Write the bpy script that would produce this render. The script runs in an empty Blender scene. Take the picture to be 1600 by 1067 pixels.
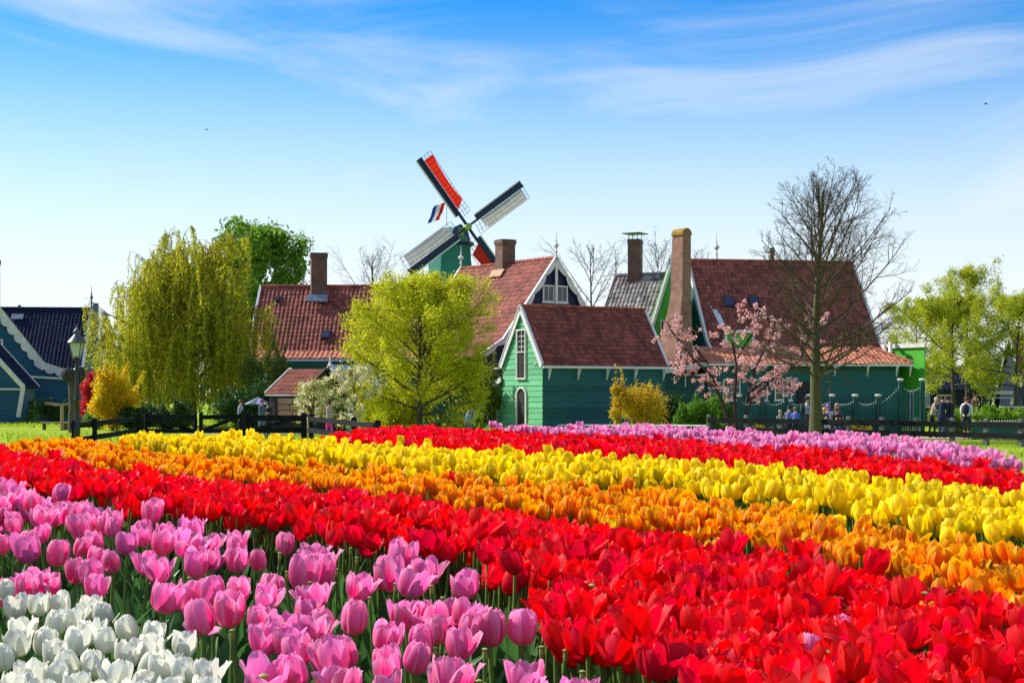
import bpy, bmesh, math, random
import numpy as np
from mathutils import Vector, Matrix
SC = bpy.context.scene
COL = SC.collection
R = math.radians
# ------------------------------------------------------------------ camera, sky, sun, exposure
CAMH = 0.85; FPX = 2400.0; HY = 612.0           # eye height (m), focal length and horizon row in a 1600x1067 frame
cd = bpy.data.cameras.new('camera'); cam = bpy.data.objects.new('camera', cd); COL.objects.link(cam)
cam.location = (0, 0, CAMH); cam.rotation_euler = (R(90), 0, 0)
cd.sensor_width = 36.0; cd.lens = FPX/1600*36; cd.shift_y = (HY-533.5)/1600; cd.clip_start = 0.05; cd.clip_end = 6000
SC.camera = cam
SUN_EL = 37.0; SUN_AZ = -90+27                  # azimuth measured from +Y clockwise: left of the view and somewhat beyond it
W = bpy.data.worlds.new("World"); SC.world = W; W.use_nodes = True
nt = W.node_tree; nt.nodes.clear()
def N(t, **k):
    n = nt.nodes.new(t)
    for a, b in k.items(): setattr(n, a, b)
    return n
L = lambda a, b: nt.links.new(a, b)
out = N('ShaderNodeOutputWorld'); bg = N('ShaderNodeBackground'); bg.inputs['Strength'].default_value = 0.13
sky = N('ShaderNodeTexSky', sky_type='NISHITA'); sky.sun_disc = False
sky.sun_elevation = R(SUN_EL); sky.sun_rotation = R(SUN_AZ); sky.air_density = 1.0; sky.dust_density = 0.25; sky.ozone_density = 3.0; sky.altitude = 0
tc = N('ShaderNodeTexCoord'); sep = N('ShaderNodeSeparateXYZ'); L(tc.outputs['Generated'], sep.inputs[0])
hs = N('ShaderNodeHueSaturation'); hs.inputs['Saturation'].default_value = 1.35; hs.inputs['Hue'].default_value = 0.490; hs.inputs['Value'].default_value = 1.0
L(sky.outputs[0], hs.inputs['Color'])
# deeper azure with height, the same all the way up
dr = N('ShaderNodeMapRange', interpolation_type='SMOOTHSTEP'); dr.inputs[1].default_value = 0.03; dr.inputs[2].default_value = 0.29
L(sep.outputs['Z'], dr.inputs[0])
az = N('ShaderNodeMix', data_type='RGBA', blend_type='MULTIPLY'); az.inputs[7].default_value = (0.06, 0.58, 0.94, 1)
L(dr.outputs[0], az.inputs[0]); L(hs.outputs[0], az.inputs[6])
# thin streaky cirrus
mp = N('ShaderNodeMapping'); mp.inputs['Scale'].default_value = (1.5, 1.5, 5.5); mp.inputs['Rotation'].default_value = (0, R(10), R(20)); L(tc.outputs['Generated'], mp.inputs[0])
mp.inputs['Location'].default_value = (2.15, 0.4, 0.35)
n1 = N('ShaderNodeTexNoise'); n1.inputs['Scale'].default_value = 2.0; n1.inputs['Detail'].default_value = 7; n1.inputs['Roughness'].default_value = 0.58; n1.inputs['Distortion'].default_value = 0.8
L(mp.outputs[0], n1.inputs['Vector'])
cr = N('ShaderNodeMapRange', interpolation_type='SMOOTHSTEP'); cr.inputs[1].default_value = 0.24; cr.inputs[2].default_value = 0.84; cr.inputs[4].default_value = 0.80
L(n1.outputs[0], cr.inputs[0])
hz = N('ShaderNodeMapRange', interpolation_type='SMOOTHSTEP'); hz.inputs[1].default_value = 0.02; hz.inputs[2].default_value = 0.27; hz.inputs[3].default_value = 0.90; hz.inputs[4].default_value = 0.0
L(sep.outputs['Z'], hz.inputs[0])
mx = N('ShaderNodeMath', operation='MAXIMUM'); L(cr.outputs[0], mx.inputs[0]); L(hz.outputs[0], mx.inputs[1])
cm = N('ShaderNodeMix', data_type='RGBA'); cm.inputs[7].default_value = (5.2, 5.4, 5.7, 1)
L(mx.outputs[0], cm.inputs[0]); L(az.outputs[2], cm.inputs[6])
L(cm.outputs[2], bg.inputs[0]); L(bg.outputs[0], out.inputs[0])
sl = bpy.data.lights.new('sun', 'SUN'); sl.energy = 5.0; sl.angle = R(0.53); sl.color = (1.0, 0.93, 0.82)
so = bpy.data.objects.new('sun', sl); COL.objects.link(so); so.location = (-40, 40, 60)
a_, e_ = R(SUN_AZ), R(SUN_EL)
SD = Vector((math.sin(a_)*math.cos(e_), math.cos(a_)*math.cos(e_), math.sin(e_)))
so.rotation_euler = (-SD).to_track_quat('-Z', 'Y').to_euler()
vs = SC.view_settings; vs.view_transform = 'Standard'; vs.look = 'None'; vs.exposure = 0.48; vs.gamma = 1.0; vs.use_curve_mapping = False
SC.cycles.max_bounces = 8; SC.cycles.transparent_max_bounces = 8; SC.cycles.use_denoising = True

rnd = random.Random(7); rng = np.random.default_rng(7)
GZ = -1.0                                        # level of the village ground
def P(px, py, D): return Vector(((px-800)/FPX*D, D, CAMH-(py-HY)/FPX*D))
# ------------------------------------------------------------------ helpers
def tag(o, label=None, cat=None, group=None, kind=None):
    if label: o['label'] = label
    if cat: o['category'] = cat
    if group: o['group'] = group
    if kind: o['kind'] = kind
    return o
def thing(name, label, cat, loc=(0,0,0), rz=0.0, group=None):
    o = bpy.data.objects.new(name, None); COL.objects.link(o); o.location = loc; o.rotation_euler = (0,0,rz); o.empty_display_size = .2
    return tag(o, label, cat, group)
def mesh_np(name, V, F, mats=(), mi=None, smooth=False, uv=None, attr=None):
    """V (n,3); F (m,k) constant k."""
    V = np.asarray(V, np.float32); F = np.asarray(F, np.int32); m, k = F.shape
    me = bpy.data.meshes.new(name); me.vertices.add(len(V)); me.vertices.foreach_set('co', V.ravel())
    me.loops.add(m*k); me.loops.foreach_set('vertex_index', F.ravel())
    me.polygons.add(m); me.polygons.foreach_set('loop_start', np.arange(0, m*k, k, dtype=np.int32)); me.polygons.foreach_set('loop_total', np.full(m, k, np.int32))
    if mi is not None: me.polygons.foreach_set('material_index', np.asarray(mi, np.int32))
    me.polygons.foreach_set('use_smooth', np.full(m, smooth, bool))
    if uv is not None:
        l = me.uv_layers.new(name='UVMap'); l.data.foreach_set('uv', np.asarray(uv, np.float32)[F.ravel()].ravel())
    if attr is not None:
        a = me.attributes.new('rnd', 'FLOAT', 'FACE'); a.data.foreach_set('value', np.asarray(attr, np.float32))
    for mt in mats: me.materials.append(mt)
    me.update(calc_edges=True); me.validate()
    return me
def link(name, me, parent=None, loc=None, kind=None):
    o = bpy.data.objects.new(name, me); COL.objects.link(o)
    if parent is not None: o.parent = parent
    if loc is not None: o.location = loc
    if kind: o['kind'] = kind
    return o
class MB:
    """collects primitives into one mesh"""
    def __init__(s): s.v=[]; s.f=[]; s.m=[]; s.r=[]
    def add(s, vs_, fs, m=0, r=0.0):
        b=len(s.v); s.v += [tuple(v) for v in vs_]
        for f in fs: s.f.append(tuple(b+i for i in f)); s.m.append(m); s.r.append(r)
    def box(s, c, d, m=0, rot=None, r=0.0, taper=1.0):
        x,y,z = d[0]/2,d[1]/2,d[2]/2; vs_=[]
        for k in (-1,1):
            t = taper if k>0 else 1.0
            for i,j in ((-1,-1),(1,-1),(1,1),(-1,1)): vs_.append(Vector((i*x*t,j*y*t,k*z)))
        if rot is not None: vs_=[rot@v for v in vs_]
        c=Vector(c); s.add([v+c for v in vs_], [(3,2,1,0),(4,5,6,7),(0,1,5,4),(1,2,6,5),(2,3,7,6),(3,0,4,7)], m, r)
    def bar(s, a, b, w, h, m=0, up=(0,0,1), r=0.0):
        """rectangular bar from a to b; w across, h along 'up'"""
        a=Vector(a); b=Vector(b); d=(b-a); l=d.length
        if l<1e-6: return
        y=d/l; x=y.cross(Vector(up))
        if x.length<1e-5: x=y.cross(Vector((1,0,0)))
        x.normalize(); z=x.cross(y)
        M=Matrix((x,y,z)).transposed(); s.box((a+b)/2,(w,l,h),m,M,r)
    def prism(s, poly, off, m=0, r=0.0):
        """poly: list of 3D points (planar), extruded by off vector"""
        n=len(poly); off=Vector(off); p=[Vector(q) for q in poly]
        s.add(p+[q+off for q in p], [tuple(range(n))[::-1], tuple(range(n,2*n))]+[(i,(i+1)%n,n+(i+1)%n,n+i) for i in range(n)], m, r)
    def tube(s, pts, rad, n=8, m=0, cap=True, r=0.0):
        pts=[Vector(p) for p in pts]; k=len(pts)
        if not hasattr(rad,'__len__'): rad=[rad]*k
        vs_=[]
        for i,p in enumerate(pts):
            d=(pts[min(i+1,k-1)]-pts[max(i-1,0)]); d.normalize() if d.length>0 else None
            u=d.cross(Vector((0,0,1)));
            if u.length<1e-3: u=d.cross(Vector((0,1,0)))
            u.normalize(); w=d.cross(u)
            for j in range(n):
                a=2*math.pi*j/n; vs_.append(p+rad[i]*(math.cos(a)*u+math.sin(a)*w))
        fs=[(i*n+j,i*n+(j+1)%n,(i+1)*n+(j+1)%n,(i+1)*n+j) for i in range(k-1) for j in range(n)]
        if cap: fs += [tuple(range(n))[::-1], tuple((k-1)*n+j for j in range(n))]
        s.add(vs_, fs, m, r)
    def lathe(s, prof, c=(0,0,0), n=12, m=0, r=0.0):
        s.tube([(c[0],c[1],c[2]+z) for _,z in prof], [max(q,1e-4) for q,_ in prof], n, m, True, r)
    def sphere(s, c, rad, n=10, k=6, m=0, r=0.0):
        if not hasattr(rad,'__len__'): rad=(rad,)*3
        vs_=[]; 
        for i in range(k+1):
            t=math.pi*i/k
            for j in range(n):
                a=2*math.pi*j/n; vs_.append((c[0]+rad[0]*math.sin(t)*math.cos(a),c[1]+rad[1]*math.sin(t)*math.sin(a),c[2]-rad[2]*math.cos(t)))
        s.add(vs_, [(i*n+j,i*n+(j+1)%n,(i+1)*n+(j+1)%n,(i+1)*n+j) for i in range(k) for j in range(n)], m, r)
    def mesh(s, name, mats, smooth=False):
        me=bpy.data.meshes.new(name); me.from_pydata(s.v,[],s.f)
        for mt in (mats if isinstance(mats,(list,tuple)) else [mats]): me.materials.append(mt)
        me.polygons.foreach_set('material_index', s.m)
        a=me.attributes.new('rnd','FLOAT','FACE'); a.data.foreach_set('value', s.r)
        bm=bmesh.new(); bm.from_mesh(me); bmesh.ops.remove_doubles(bm, verts=bm.verts, dist=1e-5); bmesh.ops.recalc_face_normals(bm, faces=bm.faces); bm.to_mesh(me); bm.free()
        if smooth:
            me.shade_smooth()
            try: me.set_sharp_from_angle(angle=R(40))
            except Exception: pass
        return me
    def build(s, name, mats, parent=None, loc=None, kind=None, smooth=False):
        return link(name, s.mesh(name, mats, smooth), parent, loc, kind)
# ------------------------------------------------------------------ materials
MATS={}
def mat(name, col, rough=0.6, var=0.0, noise=None, bump=0.0, bscale=30.0, spec=0.3, col2=None, nscale=3.0, stretch=(1,1,1), metal=0.0, coord='Object', trans=0.0, streak=None):
    """general painted / weathered surface; var = per-piece brightness change (face attribute + object random); noise mixes col to col2"""
    if name in MATS: return MATS[name]
    m=bpy.data.materials.new(name); m.use_nodes=True; t=m.node_tree; b=t.nodes['Principled BSDF']; MATS[name]=m
    nn=t.nodes.new; ll=t.links.new
    b.inputs['Roughness'].default_value=rough; b.inputs['Specular IOR Level'].default_value=spec; b.inputs['Metallic'].default_value=metal
    c=nn('ShaderNodeRGB'); c.outputs[0].default_value=(*col,1); cur=c.outputs[0]
    tcn=nn('ShaderNodeTexCoord'); mpn=nn('ShaderNodeMapping'); mpn.inputs['Scale'].default_value=stretch; ll(tcn.outputs[coord],mpn.inputs[0])
    at=nn('ShaderNodeAttribute'); at.attribute_name='rnd'; oi=nn('ShaderNodeObjectInfo')
    ad=nn('ShaderNodeMath'); ad.operation='ADD'; ll(at.outputs['Fac'],ad.inputs[0]); ll(oi.outputs['Random'],ad.inputs[1])
    fr=nn('ShaderNodeMath'); fr.operation='FRACT'; ll(ad.outputs[0],fr.inputs[0])
    if col2 is not None:
        n=nn('ShaderNodeTexNoise'); n.inputs['Scale'].default_value=nscale; n.inputs['Detail'].default_value=5; n.inputs['Roughness'].default_value=.6; ll(mpn.outputs[0],n.inputs['Vector'])
        rp=nn('ShaderNodeMapRange'); rp.inputs[1].default_value=.35; rp.inputs[2].default_value=.68; ll(n.outputs[0],rp.inputs[0])
        mxn=nn('ShaderNodeMix'); mxn.data_type='RGBA'; ll(rp.outputs[0],mxn.inputs[0]); ll(cur,mxn.inputs[6]); mxn.inputs[7].default_value=(*col2,1); cur=mxn.outputs[2]
    if streak is not None:
        n=nn('ShaderNodeTexNoise'); n.inputs['Scale'].default_value=1.0; n.inputs['Detail'].default_value=6; n.inputs['Roughness'].default_value=.65
        m2=nn('ShaderNodeMapping'); m2.inputs['Scale'].default_value=streak[1]; ll(tcn.outputs[coord],m2.inputs[0]); ll(m2.outputs[0],n.inputs['Vector'])
        rp=nn('ShaderNodeMapRange'); rp.inputs[1].default_value=.45; rp.inputs[2].default_value=.75; rp.inputs[4].default_value=streak[2]; ll(n.outputs[0],rp.inputs[0])
        mxn=nn('ShaderNodeMix'); mxn.data_type='RGBA'; ll(rp.outputs[0],mxn.inputs[0]); ll(cur,mxn.inputs[6]); mxn.inputs[7].default_value=(*streak[0],1); cur=mxn.outputs[2]
    if var:
        rp=nn('ShaderNodeMapRange'); rp.inputs[3].default_value=1-var; rp.inputs[4].default_value=1+var; ll(fr.outputs[0],rp.inputs[0])
        h=nn('ShaderNodeHueSaturation'); ll(rp.outputs[0],h.inputs['Value']); ll(cur,h.inputs['Color']); cur=h.outputs[0]
    ll(cur,b.inputs['Base Color'])
    if bump:
        n=nn('ShaderNodeTexNoise'); n.inputs['Scale'].default_value=bscale; n.inputs['Detail'].default_value=4; ll(mpn.outputs[0],n.inputs['Vector'])
        bp=nn('ShaderNodeBump'); bp.inputs['Strength'].default_value=bump; bp.inputs['Distance'].default_value=.02; ll(n.outputs[0],bp.inputs['Height']); ll(bp.outputs[0],b.inputs['Normal'])
    if trans:
        tr=nn('ShaderNodeBsdfTranslucent'); ll(cur,tr.inputs[0]); ms=nn('ShaderNodeMixShader'); ms.inputs[0].default_value=trans
        ll(b.outputs[0],ms.inputs[1]); ll(tr.outputs[0],ms.inputs[2]); ll(ms.outputs[0],t.nodes['Material Output'].inputs[0])
    return m
def brick_mat(name, c1, c2, mortar, sc=1.0):
    if name in MATS: return MATS[name]
    m=bpy.data.materials.new(name); m.use_nodes=True; t=m.node_tree; b=t.nodes['Principled BSDF']; MATS[name]=m; nn=t.nodes.new; ll=t.links.new
    tcn=nn('ShaderNodeTexCoord'); ge=nn('ShaderNodeNewGeometry'); sp=nn('ShaderNodeSeparateXYZ'); ll(tcn.outputs['Object'],sp.inputs[0])
    ad=nn('ShaderNodeMath'); ll(sp.outputs[0],ad.inputs[0]); ll(sp.outputs[1],ad.inputs[1])
    cb=nn('ShaderNodeCombineXYZ'); ll(ad.outputs[0],cb.inputs[0]); ll(sp.outputs[2],cb.inputs[1])
    br=nn('ShaderNodeTexBrick'); br.inputs['Scale'].default_value=sc; br.inputs['Brick Width'].default_value=.22; br.inputs['Row Height'].default_value=.075; br.inputs['Mortar Size'].default_value=.009
    br.inputs['Color1'].default_value=(*c1,1); br.inputs['Color2'].default_value=(*c2,1); br.inputs['Mortar'].default_value=(*mortar,1); br.inputs['Bias'].default_value=0.0
    ll(cb.outputs[0],br.inputs['Vector'])
    n=nn('ShaderNodeTexNoise'); n.inputs['Scale'].default_value=2.2; n.inputs['Detail'].default_value=6; ll(tcn.outputs['Object'],n.inputs['Vector'])
    rp=nn('ShaderNodeMapRange'); rp.inputs[1].default_value=.3; rp.inputs[2].default_value=.75; rp.inputs[3].default_value=.7; rp.inputs[4].default_value=1.25; ll(n.outputs[0],rp.inputs[0])
    h=nn('ShaderNodeHueSaturation'); ll(rp.outputs[0],h.inputs['Value']); ll(br.outputs[0],h.inputs['Color']); ll(h.outputs[0],b.inputs['Base Color']); b.inputs['Roughness'].default_value=.85
    bp=nn('ShaderNodeBump'); bp.inputs['Strength'].default_value=.5; bp.inputs['Distance'].default_value=.01; bp.invert=True; ll(br.outputs['Fac'],bp.inputs['Height']); ll(bp.outputs[0],b.inputs['Normal'])
    return m
M_white = mat('white_paint', (.78,.77,.74), .45, .04, col2=(.62,.61,.58), nscale=5, bump=.05)
M_trim  = mat('off_white_trim', (.72,.70,.66), .5, .05, col2=(.5,.48,.44), nscale=2.5, bump=.08)
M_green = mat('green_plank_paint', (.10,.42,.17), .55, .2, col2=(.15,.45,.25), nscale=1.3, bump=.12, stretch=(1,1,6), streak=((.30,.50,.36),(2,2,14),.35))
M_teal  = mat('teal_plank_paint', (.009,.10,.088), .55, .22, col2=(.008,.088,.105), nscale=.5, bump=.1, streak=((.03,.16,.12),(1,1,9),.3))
M_teal2 = mat('dark_teal_paint', (.006,.06,.05), .5, .12, col2=(.01,.085,.07), nscale=1.5, bump=.1)
M_blue  = mat('blue_plank_paint', (.006,.065,.125), .6, .08, col2=(.009,.08,.14), nscale=.8, bump=.1)
M_navy  = mat('navy_paint', (.010,.018,.045), .5, .1, bump=.05)
M_bright= mat('bright_green_paint', (.07,.40,.03), .5, .08, col2=(.06,.35,.03), nscale=1.0)
M_pale  = mat('pale_green_paint', (.42,.55,.43), .55, .08, col2=(.32,.45,.36), nscale=2)
M_glass = mat('dark_window_glass', (.02,.024,.028), .08, spec=.6, col2=(.05,.05,.045), nscale=1.5)
M_dark  = mat('blackened_wood', (.012,.014,.015), .6, .2, bump=.15, col2=(.02,.024,.022), nscale=3)
M_door  = mat('dark_door_paint', (.028,.027,.022), .6, .1, bump=.1)
M_tileR = mat('red_clay_tile', (.33,.090,.060), .8, .38, col2=(.22,.056,.040), nscale=.8, bump=.15, bscale=14, streak=((.10,.028,.024),(3,3,3),.6))
M_tileG = mat('dark_red_clay_tile', (.28,.070,.048), .8, .38, col2=(.18,.046,.034), nscale=1.2, bump=.15, bscale=14)
M_tileO = mat('orange_clay_tile', (.62,.25,.14), .75, .3, col2=(.48,.16,.09), nscale=2, bump=.15, bscale=14)
M_tileY = mat('weathered_grey_tile', (.30,.28,.25), .75, .45, col2=(.10,.09,.085), nscale=2.5, bump=.2, bscale=14)
M_tileB = mat('blue_black_tile', (.014,.020,.050), .85, .25, col2=(.010,.014,.036), nscale=2.5, spec=.08, bump=.1, bscale=14)
M_brick = brick_mat('brown_brick', (.20,.085,.05), (.13,.055,.038), (.16,.13,.11))
M_brick2= brick_mat('old_brown_brick', (.38,.16,.09), (.26,.10,.06), (.24,.2,.17))
M_metal = mat('grey_metal', (.10,.11,.11), .4, metal=.6)
M_bmetal= mat('black_cast_iron', (.012,.014,.014), .35, spec=.5)
M_lead  = mat('lead_flashing', (.25,.29,.38), .5, col2=(.12,.15,.2), nscale=6)
M_bark  = mat('grey_brown_bark', (.075,.058,.042), .9, .15, bump=.5, bscale=12, col2=(.10,.09,.05), nscale=1.6, stretch=(1,1,.3))
M_barkG = mat('mossy_bark', (.09,.075,.045), .9, .15, bump=.5, bscale=14, col2=(.10,.11,.03), nscale=1.2, stretch=(1,1,.3))
M_twig  = mat('dark_twig', (.055,.038,.03), .85, .2)
M_twig2 = mat('reddish_twig', (.11,.07,.05), .85, .2)
def leafmat(name, c1, c2, trans=.35, rough=.5):
    return mat(name, c1, rough, .35, col2=c2, nscale=1.2, trans=trans, spec=.25)
# ------------------------------------------------------------------ terrain
def d_of(y):                                      # distance at which a bloom standing on the bed shows on image row y
    return 0.424/((y-HY)/FPX+0.012)
def bed_z(Y): return 0.012*(np.clip(Y, 1, 14)-2)
BACK=[(-400,693),(0,691),(100,688),(300,686),(440,688),(480,686),(550,676),(600,670),(700,665),(800,667),(900,669),(1000,667),(1100,672),(1200,679),(1300,681),(1400,686),(1500,696),(1560,709),(1600,722)]
poly=[]
for x,y in BACK:
    d=d_of(y); poly.append(((x-800)/FPX*d, d))
poly += [(2.42,6.2),(2.25,4.5),(2.05,2.5),(1.9,0.9),(-3.2,0.9),(-5.0,5.0)]
poly=np.array(poly)
def sdist(x,y):
    """signed distance to the flower bed, negative inside"""
    best=np.full(x.shape,1e9); ins=np.zeros(x.shape,bool); n=len(poly)
    for i in range(n):
        a=poly[i]; b=poly[(i+1)%n]; d=b-a; t=np.clip(((x-a[0])*d[0]+(y-a[1])*d[1])/(d@d),0,1)
        best=np.minimum(best,np.hypot(x-a[0]-t*d[0],y-a[1]-t*d[1]))
        c=((a[1]>y)!=(b[1]>y)); xx=a[0]+(y-a[1])/(b[1]-a[1]+1e-12)*d[0]; ins^=(c&(x<xx))
    return np.where(ins,-best,best)
def ground_z(x,y):
    x=np.asarray(x,float); y=np.asarray(y,float)
    s=sdist(x,y); t=np.clip((s-.15)/3.5,0,1); t=t*t*(3-2*t)
    far=GZ+0.10*np.sin(x*.11+1)*np.sin(y*.07)*np.clip((y-20)/30,0,1)*np.clip((-x-8)/10,0,1)
    return bed_z(y)*(1-t)+far*t
gx=np.concatenate([-np.geomspace(1500,12,26),np.arange(-11.5,11.6,.35),np.geomspace(12,1500,26)])
gy=np.concatenate([[-600,-200,-60,-20,-8,-3],np.arange(-1,18,.35),np.linspace(18.5,120,60),np.geomspace(125,4000,18)])
X,Y=np.meshgrid(gx,gy); Z=ground_z(X,Y)
nx,ny=len(gx),len(gy); idx=np.arange(nx*ny).reshape(ny,nx)
F=np.stack([idx[:-1,:-1],idx[:-1,1:],idx[1:,1:],idx[1:,:-1]],-1).reshape(-1,4)
Mg=bpy.data.materials.new('meadow_and_soil'); Mg.use_nodes=True; t=Mg.node_tree; b=t.nodes['Principled BSDF']; nn=t.nodes.new; ll=t.links.new
tcn=nn('ShaderNodeTexCoord'); n=nn('ShaderNodeTexNoise'); n.inputs['Scale'].default_value=.35; n.inputs['Detail'].default_value=8; n.inputs['Roughness'].default_value=.65; ll(tcn.outputs['Object'],n.inputs['Vector'])
cr_=nn('ShaderNodeValToRGB'); e=cr_.color_ramp.elements; e[0].position=.3; e[0].color=(.16,.26,.012,1); e[1].position=.7; e[1].color=(.34,.42,.025,1)
x_=cr_.color_ramp.elements.new(.5); x_.color=(.28,.40,.018,1); ll(n.outputs[0],cr_.inputs[0])
at=nn('ShaderNodeAttribute'); at.attribute_name='soil'; n2=nn('ShaderNodeTexNoise'); n2.inputs['Scale'].default_value=9; n2.inputs['Detail'].default_value=8; ll(tcn.outputs['Object'],n2.inputs['Vector'])
c2=nn('ShaderNodeValToRGB'); c2.color_ramp.elements[0].color=(.018,.013,.009,1); c2.color_ramp.elements[1].color=(.07,.05,.032,1); ll(n2.outputs[0],c2.inputs[0])
mi_=nn('ShaderNodeMix'); mi_.data_type='RGBA'; ll(at.outputs['Fac'],mi_.inputs[0]); ll(cr_.outputs[0],mi_.inputs[6]); ll(c2.outputs[0],mi_.inputs[7]); ll(mi_.outputs[2],b.inputs['Base Color'])
b.inputs['Roughness'].default_value=.95; b.inputs['Specular IOR Level'].default_value=.1
bp=nn('ShaderNodeBump'); bp.inputs['Strength'].default_value=.8; bp.inputs['Distance'].default_value=.08; ll(n2.outputs[0],bp.inputs['Height']); ll(bp.outputs[0],b.inputs['Normal'])
me=mesh_np('ground',np.stack([X,Y,Z],-1).reshape(-1,3),F,[Mg],smooth=True)
at_=me.attributes.new('soil','FLOAT','POINT'); at_.data.foreach_set('value',np.clip(.5-sdist(X,Y)/.4,0,1).astype(np.float32).ravel())
tag(link('ground',me),'bright green meadow round the tulip bed',kind='structure')
# gravel path behind the right-hand fence
M_path=mat('sandy_gravel_path',(.46,.38,.27),.95,col2=(.34,.28,.2),nscale=6,bump=.4,bscale=60)
def sheet(name,pts,m,dz,label):
    B=MB(); B.add([(p[0],p[1],GZ+dz) for p in pts],[tuple(range(len(pts)))]); return tag(B.build(name,m),label,kind='structure')
sheet('path',[(13.2,60.5),(42,52),(90,48),(90,51),(42,56.5),(15.5,64.5),(0,70),(0,68.2)],M_path,.03,'sandy footpath running behind the dark fence')
sheet('path',[(-10,66),(-2,66.5),(-2,68.5),(-30,68),(-60,74),(-60,71.5),(-30,65.5)],M_path,.035,'sandy footpath behind the field gate')
# meadow grass: real blades where the meadow shows
M_grass=leafmat('grass_blade',(.30,.44,.02),(.42,.50,.03),.5)
def grass(name,label,x0,x1,y0,y1,n,h0,h1,seed,cond=None):
    g=np.random.default_rng(seed); x=g.uniform(x0,x1,n); y=y0+(y1-y0)*g.random(n)**1.15
    k=sdist(x,y)>.25
    if cond is not None: k&=cond(x,y)
    k&=np.sin(x*1.3+np.sin(y*.8)*2)*np.sin(y*.9+x*.4)>g.uniform(-1.5,.6,n)
    x,y=x[k],y[k]; n=len(x); z=ground_z(x,y)-.02; a=g.uniform(0,2*np.pi,n); h=g.uniform(h0,h1,n); w=h*g.uniform(.12,.3,n)
    ux,uy=np.cos(a)*w,np.sin(a)*w; lx,ly=g.normal(0,.3,n)*h,g.normal(0,.3,n)*h
    V=np.stack([np.stack([x-ux,y-uy,z],-1),np.stack([x+ux,y+uy,z],-1),np.stack([x+lx,y+ly,z+h],-1)],1).reshape(-1,3)
    F=np.arange(3*n).reshape(n,3); me=mesh_np(name,V,F,[M_grass],attr=g.random(n)); return tag(link(name,me),label,kind='stuff')
grass('grass','bright green tussocky meadow grass left of the field gate',-45,2,40,104,60000,.07,.22,3,lambda x,y:(np.abs(x)<y*.37)&~((y>64)&(y<75)&(x>-32)))
grass('grass','short green grass behind and before the right-hand fence',3,30,40,95,30000,.05,.15,4,lambda x,y:(x<y*.37)&~((y>51)&(y<66)&(y+x*.22>62.5)&(y+x*.22<69)))
# ------------------------------------------------------------------ house kit
def tiles(name, o, u, s, Lu, Ls, m, parent, pitch=.24, course=.32, amp=.028, lift=.022, trim_u=None, kind='stuff', flat=False):
    """field of overlapping tiles: o corner at the ridge, u unit along the ridge, s unit down the slope"""
    o=Vector(o); u=Vector(u).normalized(); s=Vector(s).normalized(); nrm=u.cross(s).normalized()
    if nrm.z<0: nrm=-nrm
    nt_=max(2,round(Lu/pitch)); nr=max(1,round(Ls/course)); q=5
    uu=[]; hh=[]; prof=[(0,-.3),(.18,.55),(.45,1.0),(.72,.35),(.98,-.35)] if not flat else [(0,0),(.03,.5),(.5,.55),(.95,.5),(.985,0)]
    V=[];Fs=[];at=[]; g=np.random.default_rng(int(abs(o.x*31+o.y*17)*10)%9999)
    O=np.array(o);U=np.array(u);S=np.array(s);NN=np.array(nrm)
    for r_ in range(nr):
        s0=r_*Ls/nr; s1=(r_+1)*Ls/nr+.03
        base=len(V)
        for i in range(nt_):
            jz=g.normal(0,.004); js=g.normal(0,.008); tv=g.random()
            b0=len(V)
            for (ss,hl) in ((s0,0.0),(s1+js,lift),(s1+js,lift-.028)):
                for (pu,ph) in prof:
                    x=(i+pu)*Lu/nt_; dx=0
                    if trim_u: lo,hi=trim_u(ss); x=min(max(x,lo),hi)
                    V.append(O+U*x+S*ss+NN*(ph*amp+hl+jz))
            for k in range(2):
                for j in range(q-1): Fs.append((b0+k*q+j,b0+k*q+j+1,b0+(k+1)*q+j+1,b0+(k+1)*q+j)); at.append(tv)
    me=mesh_np(name,np.array(V),np.array(Fs),[m],attr=at)
    ob=link(name,me,parent); ob['kind']=kind; return ob
def slab(name, o, u, s, Lu, Ls, th, m, parent):
    o=Vector(o);u=Vector(u).normalized();s=Vector(s).normalized(); nrm=u.cross(s)
    if nrm.z<0: nrm=-nrm
    B=MB(); B.prism([o,o+u*Lu,o+u*Lu+s*Ls,o+s*Ls],-nrm*th); return B.build(name,m,parent)
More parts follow.
